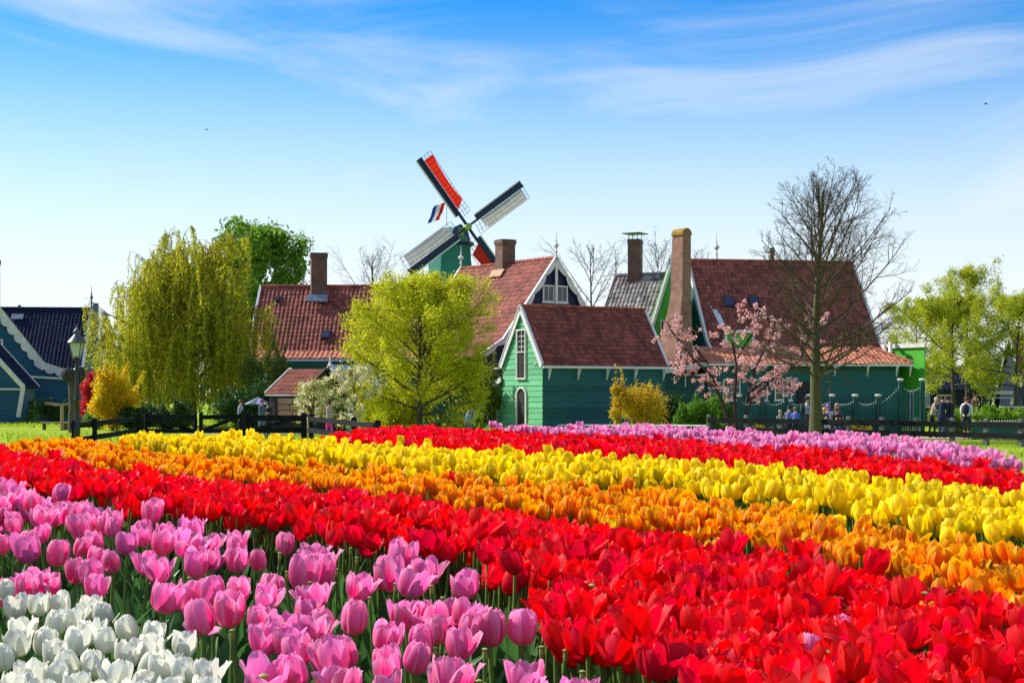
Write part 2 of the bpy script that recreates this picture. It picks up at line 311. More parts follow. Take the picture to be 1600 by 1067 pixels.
def planks(parent, name, a, b, z0, z1, course, m, top=None, out=(0,-1,0), th=.03, joined=False, bottom=None, cuts=()):
    """horizontal weatherboards between local points a,b (xy), each its own tilted board; top(x)->max z for gables; cuts = openings (t0,t1,z0,z1) in metres along"""
    a=Vector((a[0],a[1],0)); b=Vector((b[0],b[1],0)); u=(b-a); Lw=u.length; u/=Lw; o=Vector(out).normalized()
    n=max(1,round((z1-z0)/course)); h=(z1-z0)/n; J=MB(); g=random.Random(int(Lw*100)+int(z0*7))
    for i in range(n):
        za=z0+i*h; zb=za+h
        if top is None: segs=[(0,Lw,0,Lw)]
        else:
            ra=top(za); rb=top(zb)
            if ra is None or ra[1]-ra[0]<.05: continue
            if rb is None: mid=(ra[0]+ra[1])/2; rb=(mid-.01,mid+.01)
            segs=[(ra[0],ra[1],rb[0],rb[1])]
        for (l0,r0,l1,r1) in segs:
            parts=[(l0,r0,l1,r1)]
            for (c0,c1,cz0,cz1) in cuts:
                if za<cz1-.02 and zb>cz0+.02:
                    np_=[]
                    for (p0,p1,q0,q1) in parts:
                        if c0>p0+.02 and c1<p1-.02: np_+= [(p0,c0,q0,c0),(c1,p1,c1,q1)]
                        elif c0<=p0 and c1<p1-.02 and c1>p0: np_.append((c1,p1,c1,q1))
                        elif c1>=p1 and c0>p0+.02 and c0<p1: np_.append((p0,c0,q0,c0))
                        elif c0<=p0 and c1>=p1: pass
                        else: np_.append((p0,p1,q0,q1))
                    parts=np_
            for (p0,p1,q0,q1) in parts:
                B=J if joined else MB()
                w0=th*(1+g.uniform(-.15,.15)); A=lambda x,z,d: a+u*x+Vector((0,0,z))+o*d
                v=[A(p0,za-.012,.002),A(p1,za-.012,.002),A(q1,zb,.002),A(q0,zb,.002),A(p0,za-.012,w0),A(p1,za-.012,w0),A(q1,zb,.006),A(q0,zb,.006)]
                B.add(v,[(0,1,2,3),(7,6,5,4),(0,4,5,1),(1,5,6,2),(2,6,7,3),(3,7,4,0)],0,g.random())
                if not joined: B.build(name,m,parent)
    if joined:
        return J.build(name,m,parent,kind='stuff')
def win(parent, c, w, h, out, frame=M_white, glass=M_glass, fw=.07, nx_=2, nz=2, d=.05, sill=True, name='window', arch=False, glassname='pane'):
    """window: frame + panes + glazing bars, centred at c on a wall with outward normal 'out'"""
    o=Vector(out).normalized(); u=Vector((-o.y,o.x,0)); z=Vector((0,0,1)); c=Vector(c)
    B=MB()
    for sx in (-1,1): B.bar(c+u*sx*(w/2-fw/2)-z*h/2+o*d, c+u*sx*(w/2-fw/2)+z*h/2+o*d, fw, .06, up=o)
    for sz in (-1,1): B.bar(c-u*(w/2+.003)+z*sz*(h/2-fw/2)+o*(d+.002), c+u*(w/2+.003)+z*sz*(h/2-fw/2)+o*(d+.002), .064, fw, up=z)
    if sill: B.bar(c-u*(w/2+.05)-z*(h/2+.03)+o*(d+.02), c+u*(w/2+.05)-z*(h/2+.03)+o*(d+.02), .12, .05, up=z)
    fo=B.build(name,frame,parent)
    B=MB(); B.prism([c-u*(w/2-fw)-z*(h/2-fw)+o*(d-.02),c+u*(w/2-fw)-z*(h/2-fw)+o*(d-.02),c+u*(w/2-fw)+z*(h/2-fw)+o*(d-.02),c-u*(w/2-fw)+z*(h/2-fw)+o*(d-.02)],o*.008)
    B.build(glassname,glass,fo)
    if nx_>1 or nz>1:
        B=MB()
        for i in range(1,nx_): x=-w/2+fw+(w-2*fw)*i/nx_; B.bar(c+u*x-z*(h/2-fw)+o*d,c+u*x+z*(h/2-fw)+o*d,.03,.03,up=o)
        for i in range(1,nz): q=-h/2+fw+(h-2*fw)*i/nz; B.bar(c-u*(w/2-fw)+z*q+o*(d+.002),c+u*(w/2-fw)+z*q+o*(d+.002),.03,.03,up=z)
        B.build('glazing_bar',frame,fo)
    return fo
def finial(parent, p, h, m=M_white, ball=.16):
    B=MB(); B.lathe([(.10,0),(.13,.04*h),(.07,.10*h),(.05,.22*h),(.09,.26*h),(.05,.30*h),(.04,.38*h),(ball*.6,.42*h),(ball,.47*h),(ball*.9,.52*h),(.05,.57*h),(.035,.62*h),(.055,.65*h),(.025,.70*h),(.02,.85*h),(.006,h)],p,10)
    return B.build('finial',m,parent,smooth=True)
def chimney(parent, c, wx, wy, z0, z1, m=M_brick, capm=None, flare=.06, rz=0.0):
    B=MB(); rot=Matrix.Rotation(rz,3,'Z'); c=Vector((c[0],c[1],0))
    B.box(c+Vector((0,0,(z0+z1)/2)),(wx,wy,z1-z0),0,rot)
    B.box(c+Vector((0,0,z1-.20)),(wx+flare,wy+flare,.10),0,rot); B.box(c+Vector((0,0,z1-.08)),(wx+2*flare,wy+2*flare,.14),0,rot)
    B.box(c+Vector((0,0,z1+.03)),(wx+flare,wy+flare,.08),1,rot)
    return B.build('chimney',[m,capm or M_door],parent)
def gable_poly(prof):
    """prof: [(halfwidth,z)...] from apex down -> outline left and right"""
    return [( w,z) for w,z in prof], [(-w,z) for w,z in prof]
def board(name, parent, pts, width, out, th=.05, m=M_white, scallop=0, side=1, amp=.12):
    """bargeboard following pts (3D polyline), hanging 'width' below the line inside the gable plane; scalloped lower edge if scallop>0"""
    pts=[Vector(p) for p in pts]; o=Vector(out).normalized(); lens=[0]
    for i in range(1,len(pts)): lens.append(lens[-1]+(pts[i]-pts[i-1]).length)
    T=lens[-1]; n=max(len(pts), int(scallop*8) if scallop else len(pts)*3); top=[];bot=[]
    for k in range(n+1):
        t=T*k/n; i=max(j for j in range(len(lens)) if lens[j]<=t+1e-9); i=min(i,len(pts)-2); q=(t-lens[i])/(lens[i+1]-lens[i]); p=pts[i].lerp(pts[i+1],q)
        d=(pts[i+1]-pts[i]).normalized(); nn_=d.cross(o)
        if nn_.z>0: nn_=-nn_
        w=width
        if scallop: w=width-amp+amp*2*abs(math.sin(math.pi*scallop*k/n))**.7
        top.append(p); bot.append(p+nn_*w)
    B=MB()
    for k in range(n): B.prism([top[k],top[k+1],bot[k+1],bot[k]],o*th)
    return B.build(name,m,parent)
# ------------------------------------------------------------------ gabled house: local frame x = along the ridge, gable (near) at x=0, ground z=0
def rev(prof, z):
    """half width of the profile at height z"""
    for (a,za),(b,zb) in zip(prof,prof[1:]):
        if zb<=z<=za: return a+(b-a)*(za-z)/(za-zb)
    return prof[-1][0] if z<prof[-1][1] else None
def house(root, Lh, prof, m_wall, m_tile, wall_hw, base=0.0, pitch=.24, course=.32, over=.12, ends=(1,1), gable_planks=None, side_planks=None, board_w=.22, scallop=0, m_board=M_white, ridge=True, flat=False, amp=.12, gable_cuts=(), side_cuts=(), m_gable=None):
    apex=prof[0][1]; ez=prof[-1][1]
    zw=[p for p in prof if p[0]<wall_hw]; 
    k=next(i for i,p in enumerate(prof) if p[0]>=wall_hw-1e-6); a,za=prof[k-1]; b_,zb=prof[k]; wz=za+(zb-za)*(wall_hw-a)/(b_-a)
    half=[(w,z-.10) for w,z in zw]+[(wall_hw,wz-.10)]
    outl=[( y,z) for y,z in half]+[(wall_hw,base),(-wall_hw,base)]+[(-y,z) for y,z in half[:0:-1]]
    B=MB(); B.prism([(0.0,y,z) for y,z in outl],(Lh,0,0)); B.build('wall',m_gable or m_wall,root)
    inner=half
    def top(z):
        w=rev(inner,z) if z>wz-.1 else wall_hw
        return None if w is None else (wall_hw-w, wall_hw+w)
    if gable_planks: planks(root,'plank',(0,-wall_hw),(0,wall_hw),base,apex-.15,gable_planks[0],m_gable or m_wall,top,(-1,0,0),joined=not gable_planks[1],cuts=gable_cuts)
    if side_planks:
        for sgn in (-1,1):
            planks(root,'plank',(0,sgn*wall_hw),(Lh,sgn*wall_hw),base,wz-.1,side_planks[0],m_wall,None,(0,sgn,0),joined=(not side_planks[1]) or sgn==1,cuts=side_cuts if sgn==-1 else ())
    for sgn in (-1,1):
        for (w0,z0),(w1,z1) in zip(prof,prof[1:]):
            s=Vector((0,sgn*(w1-w0),z1-z0)); ls=s.length
            o=Vector((-over,sgn*w0,z0))
            slab('roof_deck',o,(1,0,0),s,Lh+2*over,ls,.07,M_door,root)
            tiles('roof_tiles',o,(1,0,0),s,Lh+2*over,ls,m_tile,root,pitch,course,flat=flat)
    if ridge:
        B=MB(); n=max(2,round((Lh+2*over)/.36)); st=(Lh+2*over)/n
        for i in range(n):
            x=-over+i*st; B.tube([(x,0,apex+.0),(x+st*.92,0,apex+.005),(x+st+.02,0,apex+.01)],[.115,.105,.12],8,0,True,rnd.random())
        B.build('ridge_tiles',m_tile,root,kind='stuff')
    for e,x in ((0,-over),(1,Lh+over)):
        if not ends[e]: continue
        ox=-1 if e==0 else 1
        for sgn in (-1,1):
            pts=[(x,sgn*w,z+.06) for w,z in prof]
            board('bargeboard',root,pts,board_w,(ox,0,0),.05,m_board,scallop if e==0 else 0,sgn,amp)
            B=MB()
            for p,q in zip(pts,pts[1:]): B.bar(Vector(p)+Vector((ox*.01,0,.03)),Vector(q)+Vector((ox*.01,0,.03)),.14,.045,up=(0,0,1))
            B.build('verge_capping',m_board,root)
def gutter(root, x0, x1, y, z, m=M_white, brackets=(), sgn=-1):
    B=MB(); B.box(((x0+x1)/2,y+sgn*.04,z),(x1-x0,.10,.12)); B.build('gutter_board',m,root)
    for x in brackets:
        B=MB(); B.bar((x,y-sgn*.02,z-.62),(x,y+sgn*.02,z-.06),.05,.05,up=(0,1,0)); B.bar((x,y-sgn*.02,z-.60),(x,y+sgn*.22,z-.08),.045,.045,up=(1,0,0)); B.build('eaves_bracket',m,root)
# ---- green clapboard house in the middle of the picture
gh=thing('timber_house','small green clapboard house with white bargeboards and dark red tiled roof, nearest house of all','house',(.525,76.69,GZ),R(30))
cuts=[(1.42,2.46,0,2.08),(1.54,2.40,2.52,4.92)]
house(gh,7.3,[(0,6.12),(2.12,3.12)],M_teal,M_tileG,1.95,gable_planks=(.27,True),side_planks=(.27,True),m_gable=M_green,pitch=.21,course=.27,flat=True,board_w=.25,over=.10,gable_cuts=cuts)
gutter(gh,-.1,7.45,-2.12,3.06,brackets=(.25,1.95,3.65,5.35,7.1)); gutter(gh,-.1,7.4,2.12,3.06,sgn=1)
# tall upper window with leaded panes over a dark panel
def y_of(t): return t-1.95
B=MB(); yc=y_of(1.97)
for s_ in (-1,1): B.box((-.06,yc+s_*.42,3.72),(.09,.07,2.44))
B.box((-.06,yc,4.93),(.094,.92,.07)); B.box((-.07,yc,2.50),(.12,.98,.07)); B.box((-.06,yc,3.83),(.088,.78,.05))
wf=B.build('window_frame',M_white,gh)
B=MB(); B.box((-.02,yc,4.37),(.012,.78,1.05)); B.build('pane',M_glass,wf)
B=MB(); B.box((-.03,yc-.19,3.15),(.03,.36,1.22)); B.box((-.03,yc+.19,3.15),(.03,.36,1.22)); B.build('shutter',M_door,wf)
B=MB(); B.box((-.045,yc,4.37),(.02,.04,1.05))
for q in (4.1,4.36,4.62): B.box((-.045,yc,q),(.018,.78,.03))
B.build('glazing_bar',M_trim,wf)
# arched door
B=MB(); 
for s_ in (-1,1): B.box((-.06,yc+s_*.46,.83),(.09,.09,1.66))
arc=[(-.06,yc+.46*math.cos(a),1.66+.40*math.sin(a)) for a in np.linspace(0,math.pi,11)]
for p,q in zip(arc,arc[1:]): B.bar(p,q,.09,.088,up=(1,0,0))
df=B.build('door_frame',M_white,gh)
B=MB(); B.prism([(-.02,yc-.42,0),(-.02,yc+.42,0)]+[(-.02,yc+.42*math.cos(a),1.66+.36*math.sin(a)) for a in np.linspace(0,math.pi,9)],(-.02,0,0)); dd=B.build('door',M_door,gh)
B=MB(); B.sphere((-.09,yc+.3,1.0),.035,8,5); B.build('door_handle',M_metal,dd)
B=MB(); B.tube([(-.05,y_of(.62)+.09*math.cos(a),3.15+.11*math.sin(a)) for a in np.linspace(-.4,math.pi+.4,9)][::-1],.022,5); B.build('horseshoe',M_white,gh)
for sgn in (1,):
    B=MB(); B.bar((-.16,2.1,3.06),(-.16,2.55,3.04),.09,.05); B.build('eaves_end_board',M_white,gh)
# lean-to
lz0,lz1,ly=2.42,1.52,4.25
B=MB(); B.prism([(0,1.96,0),(0,ly,0),(0,ly,lz1),(0,1.96,lz0)],(4.0,0,0)); B.build('lean_to_wall',M_green,gh)
planks(gh,'plank',(0,1.96),(0,ly),0,lz0,.27,M_green,lambda z:(0,(ly-1.96) if z<lz1 else max(.06,(ly-1.96)*(lz0-z)/(lz0-lz1))),(-1,0,0),cuts=[(.52,1.42,0,1.44)])
slab('lean_to_roof',(-.1,1.9,lz0+.10),(1,0,0),(0,ly-1.9+.15,-(lz0-lz1)-.04),4.2,2.6,.08,M_door,gh)
B=MB(); B.bar((-.14,1.95,lz0+.06),(-.14,ly+.15,lz1-.02),.06,.24,up=(0,.4,1)); B.build('bargeboard',M_white,gh)
B=MB(); B.bar((-.14,ly+.1,lz1-.08),(-.14,ly+.5,lz1-.08),.07,.07); B.build('eaves_end_board',M_white,gh)
B=MB()
for q in (2.48,3.38): B.box((-.05,q,.73),(.08,.07,1.46))
B.box((-.05,2.93,1.49),(.084,.97,.06)); sf=B.build('door_frame',M_white,gh)
B=MB(); B.box((-.03,2.70,.72),(.03,.42,1.44)); B.box((-.03,3.14,.72),(.03,.42,1.44)); B.build('door',mat('grey_brown_door',(.06,.055,.04),.6,.1,bump=.1),gh)
# ---- navy gabled house
nh=thing('timber_house','house with navy gable, white scalloped bargeboards, red pantile roof and brown brick chimney','house',(2.34,85,GZ),math.atan2(.81,-.58))
nprof=[(0,9.25),(1.81,6.92),(3.61,4.61),(5.13,3.73)]
house(nh,9.2,nprof,M_navy,M_tileR,4.7,gable_planks=(.25,False),board_w=.20,scallop=6,amp=.08,over=.15,pitch=.25,course=.33)
B=MB(); B.box((-.2,0,7.85),(.06,.16,2.3)); B.build('gable_post',M_white,nh)
for q in (-.47,.47): win(nh,(0,q,7.25),.78,.95,(-1,0,0),nx_=2,nz=1,fw=.08,d=.09)
finial(nh,(-.18,0,9.2),1.5); finial(nh,(9.3,0,9.2),1.5,ball=.17)
chimney(nh,(4.7,0),.85,.85,8.3,10.55,M_brick,rz=R(-5))
B=MB(); B.prism([(4.1,.42,8.85),(5.3,.42,8.85),(5.3,.72,8.42),(4.1,.72,8.42)],(0,.06,.05)); B.build('flashing',mat('ochre_flashing',(.30,.13,.06),.6,col2=(.4,.2,.05),nscale=5),nh)
B=MB(); B.tube([(4,2.9,5.62),(4,2.9,6.3)],.07,7); B.build('vent_pipe',M_bmetal,nh)
# ---- house behind with grey tiles and bright green gable
kh=thing('timber_house','house with weathered grey tiles, bright green gable and tall capped chimney','house',(9.06,88,GZ),math.atan2(.49,-.87))
house(kh,3.4,[(0,8.62),(2.75,4.9),(3.2,4.5)],M_bright,M_tileY,2.9,ends=(0,1),pitch=.25,course=.33,m_gable=M_bright,board_w=.2)
B=MB(); B.prism([(-.12,-2.75,0),(-.12,2.75,0),(-.12,2.75,5.7),(-.12,0,9.5),(-.12,-2.75,5.7)],(.12,0,0)); B.build('gable_wall',M_bright,kh)
for sgn in (-1,1): board('bargeboard',kh,[(-.13,0,9.72),(-.13,sgn*1.45,7.72),(-.13,sgn*2.95,5.6)],.27,(-1,0,0),.07,M_white)
win(kh,(-.12,0,8.0),.62,1.05,(-1,0,0),nx_=2,nz=2); win(kh,(-.12,1.35,5.3),.75,1.2,(-1,0,0),nx_=2,nz=2)
finial(kh,(-.15,0,9.6),.75,ball=.05); finial(kh,(3.45,0,8.5),1.75,M_trim,.13)
ch=chimney(kh,(2.2,0),.72,.72,7.7,10.6,M_brick,M_bmetal,.03,R(12))
B=MB()
for i in (-1,1):
    for j in (-1,1): B.bar((2.2+i*.28,j*.28,10.6),(2.2+i*.28,j*.28,10.98),.03,.03)
B.box((2.2,0,11.0),(1.15,1.15,.05)); B.build('chimney_cap',M_bmetal,ch)
# ---- big red-roofed house on the right
rh=thing('timber_house','large red roofed house with teal walls, tall arched brick chimney and orange veranda roof','house',(10.37,89.5,GZ),R(10))
rprof=[(0,9.5),(3.9,4.55),(4.7,4.05)]
house(rh,9.9,rprof,M_teal,M_tileR,4.4,ends=(1,1),board_w=.30,pitch=.24,course=.32)
win_y=-5.95
B=MB(); B.box((4.75,-5.15,1.65),(11.1,1.6,3.3)); B.build('veranda_wall',M_teal,rh)
planks(rh,'plank',(-.8,win_y),(10.3,win_y),0,3.3,.28,M_teal,None,(0,-1,0),cuts=[])
vo=Vector((-.9,-4.35,4.35)); vd=Vector((0,-2.1,-.95)); 
tiles('veranda_tiles',vo,(1,0,0),vd,11.75,vd.length,M_tileO,rh,.27,.32,trim_u=lambda s_:(0,10.05+1.7*s_/2.3))
slab('veranda_roof_deck',vo-Vector((0,0,.05)),(1,0,0),vd,10.1,vd.length,.06,M_door,rh)
tiles('veranda_tiles',Vector((9.15,-6.45,3.4)),(0,1,0),(1,0,-.0001),.01,.01,M_tileO,rh)
hipo=Vector((9.15,-4.35,4.37)); B=MB(); B.add([(9.15,-4.35,4.36),(10.85,-6.45,3.42),(10.85,-3.2,3.42)],[(0,1,2)]); B.build('hip_roof',M_tileO,rh)
gutter(rh,-.9,10.9,-6.45,3.32,brackets=(6.3,8.2,9.9,10.7)); B=MB(); B.tube([(9.15,-4.35,4.42),(10.87,-6.47,3.47)],.09,7); B.build('hip_tiles',M_tileO,rh)
for x in (.55,2.1,3.5): win(rh,(x,win_y-.02,1.95),1.0,1.15,(0,-1,0),nx_=2,nz=3,fw=.07,d=.07)
B=MB(); B.box((4.95,win_y-.05,1.2),(1.3,.06,2.4)); B.build('doorway',M_dark,rh)
# left extension with sloping white fascia
B=MB(); B.box((-2.1,-5.1,1.4),(2.55,1.4,2.8)); B.build('extension_wall',M_teal2,rh)
B=MB(); B.prism([(-3.5,-6.0,2.78),(-.8,-6.0,3.22),(-.8,-6.0,3.48),(-3.5,-6.0,3.12)],(0,-.08,0)); B.build('fascia_board',M_white,rh)
so_=Vector((-3.45,-4.2,4.0)); tiles('extension_tiles',so_,(1,0,.12),(0,-1.9,-.75),2.7,2.04,M_tileR,rh)
slab('extension_roof_deck',so_-Vector((0,0,.05)),(1,0,.12),(0,-1.9,-.75),2.7,2.04,.06,M_door,rh)
B=MB(); B.box((-1.4,-6.05,2.75),(1.5,.07,.07)); B.bar((-2.05,-6.0,2.1),(-2.05,-6.0,2.75),.05,.05); B.build('fascia_board',M_white,rh)
# dormer with small green window gable, white strip board
B=MB(); B.box((1.55,-3.9,4.75),(1.5,.9,.75)); dm=B.build('dormer',M_bright,rh)
B=MB(); B.box((1.55,-4.4,5.2),(1.75,.16,.16)); B.box((.75,-4.38,4.8),(.16,.1,.72)); B.box((2.35,-4.38,4.8),(.16,.1,.72)); B.build('dormer_trim',M_white,dm)
B=MB(); B.bar((.62,-1.75,7.15),(.95,-3.15,5.6),.32,.08,up=(0,-.6,.8)); B.build('gable_board',mat('pale_blue_white_paint',(.62,.66,.74),.5),rh)
for (x,y,n_) in ((3.2,-2.0,0),(1.7,-2.0,1)):
    z=9.5-(2.0)*4.95/3.9; s=Vector((0,-3.9,-4.95)).normalized(); nv=Vector((0,-s.z,s.y)); nv=nv if nv.z>0 else -nv
    B=MB(); rot=Matrix((Vector((1,0,0)),s,Vector((1,0,0)).cross(s))).transposed(); B.box(Vector((x,y,z))+nv*.08,(.62,.8,.09),0,rot); sk=B.build('skylight',M_bmetal,rh)
    B=MB(); B.box(Vector((x,y,z))+nv*.135,(.46,.64,.02),0,rot); B.build('pane',mat('skylight_glass',(.03,.04,.09),.1,spec=.8),sk)
B=MB(); B.lathe([(.17,0),(.2,.1),(.14,.14),(.14,.5),(.2,.55),(.2,.62),(.12,.66),(.16,.75),(.16,.8)],(5.0,0,9.5),8); B.build('chimney_pot',M_brick,rh)
finial(rh,(1.65,.1,9.45),1.75,M_trim,.17); finial(rh,(10.05,0,9.45),1.6,M_trim,.13)
# scroll at the foot of the right bargeboard
B=MB(); pts=[(10.12,-4.2-.35*math.cos(a)*(1-.06*i),4.35+.45*math.sin(a)*(1-.06*i)) for i,a in enumerate(np.linspace(-2.8,1.5,14))]; B.tube(pts,[.09]*14,6); B.sphere((10.12,-4.75,4.75),.16,8,6); B.box((10.12,-5.15,4.2),(.14,.3,.9)); B.build('scroll',M_white,rh)
# tall arched brick chimney: tapered loft
def loft(B, secs, m=0):
    vs_=[];fs=[]
    for (z,x0,x1,y0,y1) in secs: vs_+=[(x0,y0,z),(x1,y0,z),(x1,y1,z),(x0,y1,z)]
    for i in range(len(secs)-1):
        for j in range(4): fs.append((4*i+j,4*i+(j+1)%4,4*i+4+(j+1)%4,4*i+4+j))
    fs+=[(3,2,1,0),tuple(4*(len(secs)-1)+j for j in range(4))]; B.add(vs_,fs,m)
B=MB(); secs=[(0,-.62,.88,-.2,1.5),(3.2,-.62,.88,-.2,1.5),(4.6,-.42,.76,-.2,1.2),(6.3,-.14,.66,-.2,.85),(7.4,-.04,.62,-.2,.68),(10.4,0,.62,-.2,.62)]
secs+=[(10.4+.34*math.sin(a),.31-.31*math.cos(a),.31+.31*math.cos(a),-.2,.62) for a in np.linspace(.15,math.pi/2-.05,6)]
loft(B,secs); tc_=B.build('chimney',M_brick2,rh); 
tc_.location=Matrix.Rotation(R(-10),3,'Z')@(Vector((9.2,84.0,0))-Vector((10.37,89.5,0))); tc_.rotation_euler=(0,0,R(28))
B=MB(); n_=9
for i in range(n_):
    a0=math.pi*i/n_; a1=math.pi*(i+1)/n_-.03; q=[(.31-r_*math.cos(a),-.23,10.42+r_*1.05*math.sin(a)) for a in (a0,a1) for r_ in (.30,.37)]; B.prism([q[0],q[1],q[3],q[2]],(0,.88,0),0,rnd.random())
B.build('coping',mat('lichen_brick',(.30,.17,.04),.9,.2,col2=(.42,.27,.03),nscale=4,bump=.3),tc_)
# bright green annex right of the veranda
ax=Vector((21.1,87.6,0)); bx_=Vector((22.75,84.7,0)); u_=(bx_-ax).normalized(); loc=lambda p: Matrix.Rotation(R(-10),3,'Z')@(Vector(p)-Vector((10.37,89.5,0)))
B=MB(); n2_=Vector((u_.y,-u_.x,0)); n2_=n2_ if n2_.x<0 else -n2_; vw_=Vector((.27,.96,0)); pp=[loc(ax),loc(bx_),loc(bx_+vw_*3),loc(ax+vw_*3)]
B.prism([(p.x,p.y,0) for p in pp],(0,0,4.3)); B.build('annex_wall',M_bright,rh)
B=MB(); q=[loc(ax-u_*.3+n2_*.12),loc(bx_+u_*.12+n2_*.12),loc(bx_+u_*.12+vw_*3.1),loc(ax-u_*.3+vw_*3.1)]; B.prism([(p.x,p.y,4.3) for p in q],(0,0,.24)); B.build('annex_fascia',M_trim,rh)
# ---- long red roof on the left
lh=thing('timber_house','long dark red roofed house behind the willow with square brick chimney and skylight','house',(-14.6,90,GZ),R(-2))
house(lh,10.4,[(0,8.0),(3.6,4.1)],M_pale,M_tileR,4.2 if False else 3.4,ends=(1,1),board_w=.4,scallop=5,pitch=.24,course=.32)
for o_,sg in ((Vector((-.1,-3.55,4.13)),-1),):
    tiles('eaves_tiles',o_,(1,0,0),(0,-1.15,-.42),10.6,1.22,M_tileO,lh,.27,.32,amp=.05); slab('eaves_deck',o_-Vector((0,0,.06)),(1,0,0),(0,-1.15,-.42),10.6,1.22,.06,M_door,lh)  # lighter tile colour paints in the sun on the flared eaves
gutter(lh,-.1,10.5,-4.75,3.6); B=MB(); B.box((5.2,-4.4,1.75),(10.2,1.6,3.5)); B.build('front_wall',M_teal2,lh)
chimney(lh,(3.35,-.35),.92,.7,6.8,9.85,M_brick,flare=.05,rz=R(14))
B=MB(); B.prism([(2.75,-.82,7.42),(3.95,-.82,7.42),(4.0,-1.12,7.02),(2.7,-1.12,7.02)],(0,-.09,.07)); B.build('flashing',M_lead,lh)
for (x,w_,h_,y) in ((4.15,.52,.62,-2.75),(1.05,.3,.36,-.75)):
    z=8.0-(-y)*3.9/3.6; s=Vector((0,-3.6,-3.9)).normalized(); rot=Matrix((Vector((1,0,0)),s,Vector((1,0,0)).cross(s))).transposed(); nv=Vector((0,-3.9,3.6)).normalized()
    B=MB(); B.box(Vector((x,y,z))+nv*.08,(w_,h_,.1),0,rot); sk=B.build('skylight',M_bmetal,lh)
    B=MB(); B.box(Vector((x,y,z))+nv*.14,(w_-.14,h_-.16,.02),0,rot); B.build('pane',MATS['skylight_glass'],sk)
win(lh,(2.2,-5.2,1.6),.9,1.2,(0,-1,0),nx_=2,nz=2); win(lh,(-.02,0,5.6),.8,1.3,(-1,0,0),nx_=2,nz=2)
# ---- blue houses, far left
bh=thing('timber_house','blue clapboard house with white scalloped bargeboard cut by the left edge','house',(-33.4,95,GZ),math.atan2(.95,-.3))
house(bh,8.0,[(0,9.15),(1.65,7.0),(4.28,3.57),(5.64,3.14)],M_blue,M_tileB,5.2,gable_planks=(.28,False),board_w=.45,scallop=13,amp=.09,m_board=M_trim,pitch=.25)
win(bh,(0,-1.35,4.35),.95,1.5,(-1,0,0),nx_=2,nz=2,d=.1); chimney(bh,(3.0,-1.2),.8,.8,7,10.2,M_brick,M_bmetal)
B=MB(); B.box((-.9,-4.15,1.35),(1.7,3.1,2.7)); B.build('side_wing_wall',M_blue,bh); planks(bh,'plank',(-1.75,-5.7),(-1.75,-2.6),0,2.7,.28,M_blue,None,(-1,0,0),joined=True)
B=MB(); B.bar((-1.85,-2.5,2.83),(-1.85,-5.85,2.63),.1,.12); B.build('gutter_board',M_trim,bh)
B=MB(); B.box((-1.82,-3.0,1.05),(.08,.85,2.1)); d_=B.build('door_frame',M_trim,bh); B=MB(); B.box((-1.88,-3.0,1.0),(.05,.65,1.95)); B.build('door',M_door,d_)
b2=thing('timber_house','low blue gabled outhouse with slanting white corner boards, in front of the blue house','outhouse',(-30.3,88,GZ),R(88+180))
house(b2,3.0,[(0,4.7),(2.35,2.1)],M_blue,M_tileB,2.2,gable_planks=(.26,False),board_w=.22,m_board=M_trim) if False else None
b2.rotation_euler=(0,0,R(93)); house(b2,3.0,[(0,4.75),(2.4,2.08)],M_blue,M_tileB,2.15,gable_planks=(.26,False),board_w=.22,m_board=M_trim)
B=MB(); B.bar((-.16,-2.3,2.1),(-.16,-2.02,.4),.06,.24,up=(0,1,0)); B.build('corner_board',M_trim,b2)
B=MB(); B.box((-.13,0,2.0),(.05,4.3,.1)); B.build('tie_board',M_trim,b2)
b3=thing('timber_house','house with large blue black tiled roof and tall thin finial, behind the blue house','house',(-36.9,108,GZ),R(7))
house(b3,7.0,[(0,7.72),(4.3,3.3)],M_blue,M_tileB,4.1,board_w=.5,m_board=mat('pale_blue_trim',(.45,.5,.66),.5),pitch=.26,course=.34)
finial(b3,(7.15,0,7.7),1.7,M_metal,.11); B=MB(); B.box((7.5,-.4,4.3),(.35,.35,7.6)); B.build('corner_strip',mat('blue_grey_board',(.16,.2,.27),.6),b3)
B=MB(); rot=Matrix.Rotation(R(-45),3,'X'); B.box((2.2,-.75,7.1),(.8,.06,.5),0,rot); B.build('skylight',M_lead,b3); B=MB(); B.lathe([(.12,0),(.1,.2),(.14,.25)],(2.2,0,7.7),8); B.build('vent',M_bmetal,b3)
# town roofs beyond the lamp post
def simple_house(label,loc,rz,Lh,prof,mw,mt,extra=None):
    t=thing('village_house',label,'house',loc,rz,'far village houses seen in gaps'); house(t,Lh,prof,mw,mt,prof[-1][0]-.15,pitch=.3,course=.4,board_w=.2,m_board=M_trim,ridge=False); return t
t=simple_house('far low house with mottled grey tiled roof, seen between lamp post and willow',(P(140,0,140).x,140,GZ),R(0),5.0,[(0,5.8),(3.2,3.0)],M_teal2,M_tileY)
chimney(t,(1.6,0),.7,.7,4.5,6.9,M_brick,M_bmetal)
t=simple_house('farthest dark roof just left of the willow, its gable end turned to us',(P(148,0,165).x,165,GZ),R(90),5,[(0,7.6),(2.3,5.6)],M_navy,M_tileB); chimney(t,(1.4,.5),.5,.5,6,7.9,M_brick)
t=simple_house('dark blue house with pale gable edge, behind the trees at the right edge',(P(1562,0,112).x,112,GZ),R(60),7,[(0,4.3),(2.6,1.9)],M_navy,M_tileB)
win(t,(-.02,0,1.2),.9,1.1,(-1,0,0))
t=simple_house('low dark house with white framed window behind the right-hand trees',(P(1440,0,110).x,110,GZ),R(0),6.5,[(0,3.6),(2.4,2.0)],M_navy,M_tileB)
for x in (1.0,3.6): win(t,(x,-2.26,1.15),1.1,1.0,(0,-1,0),nx_=2,nz=2)
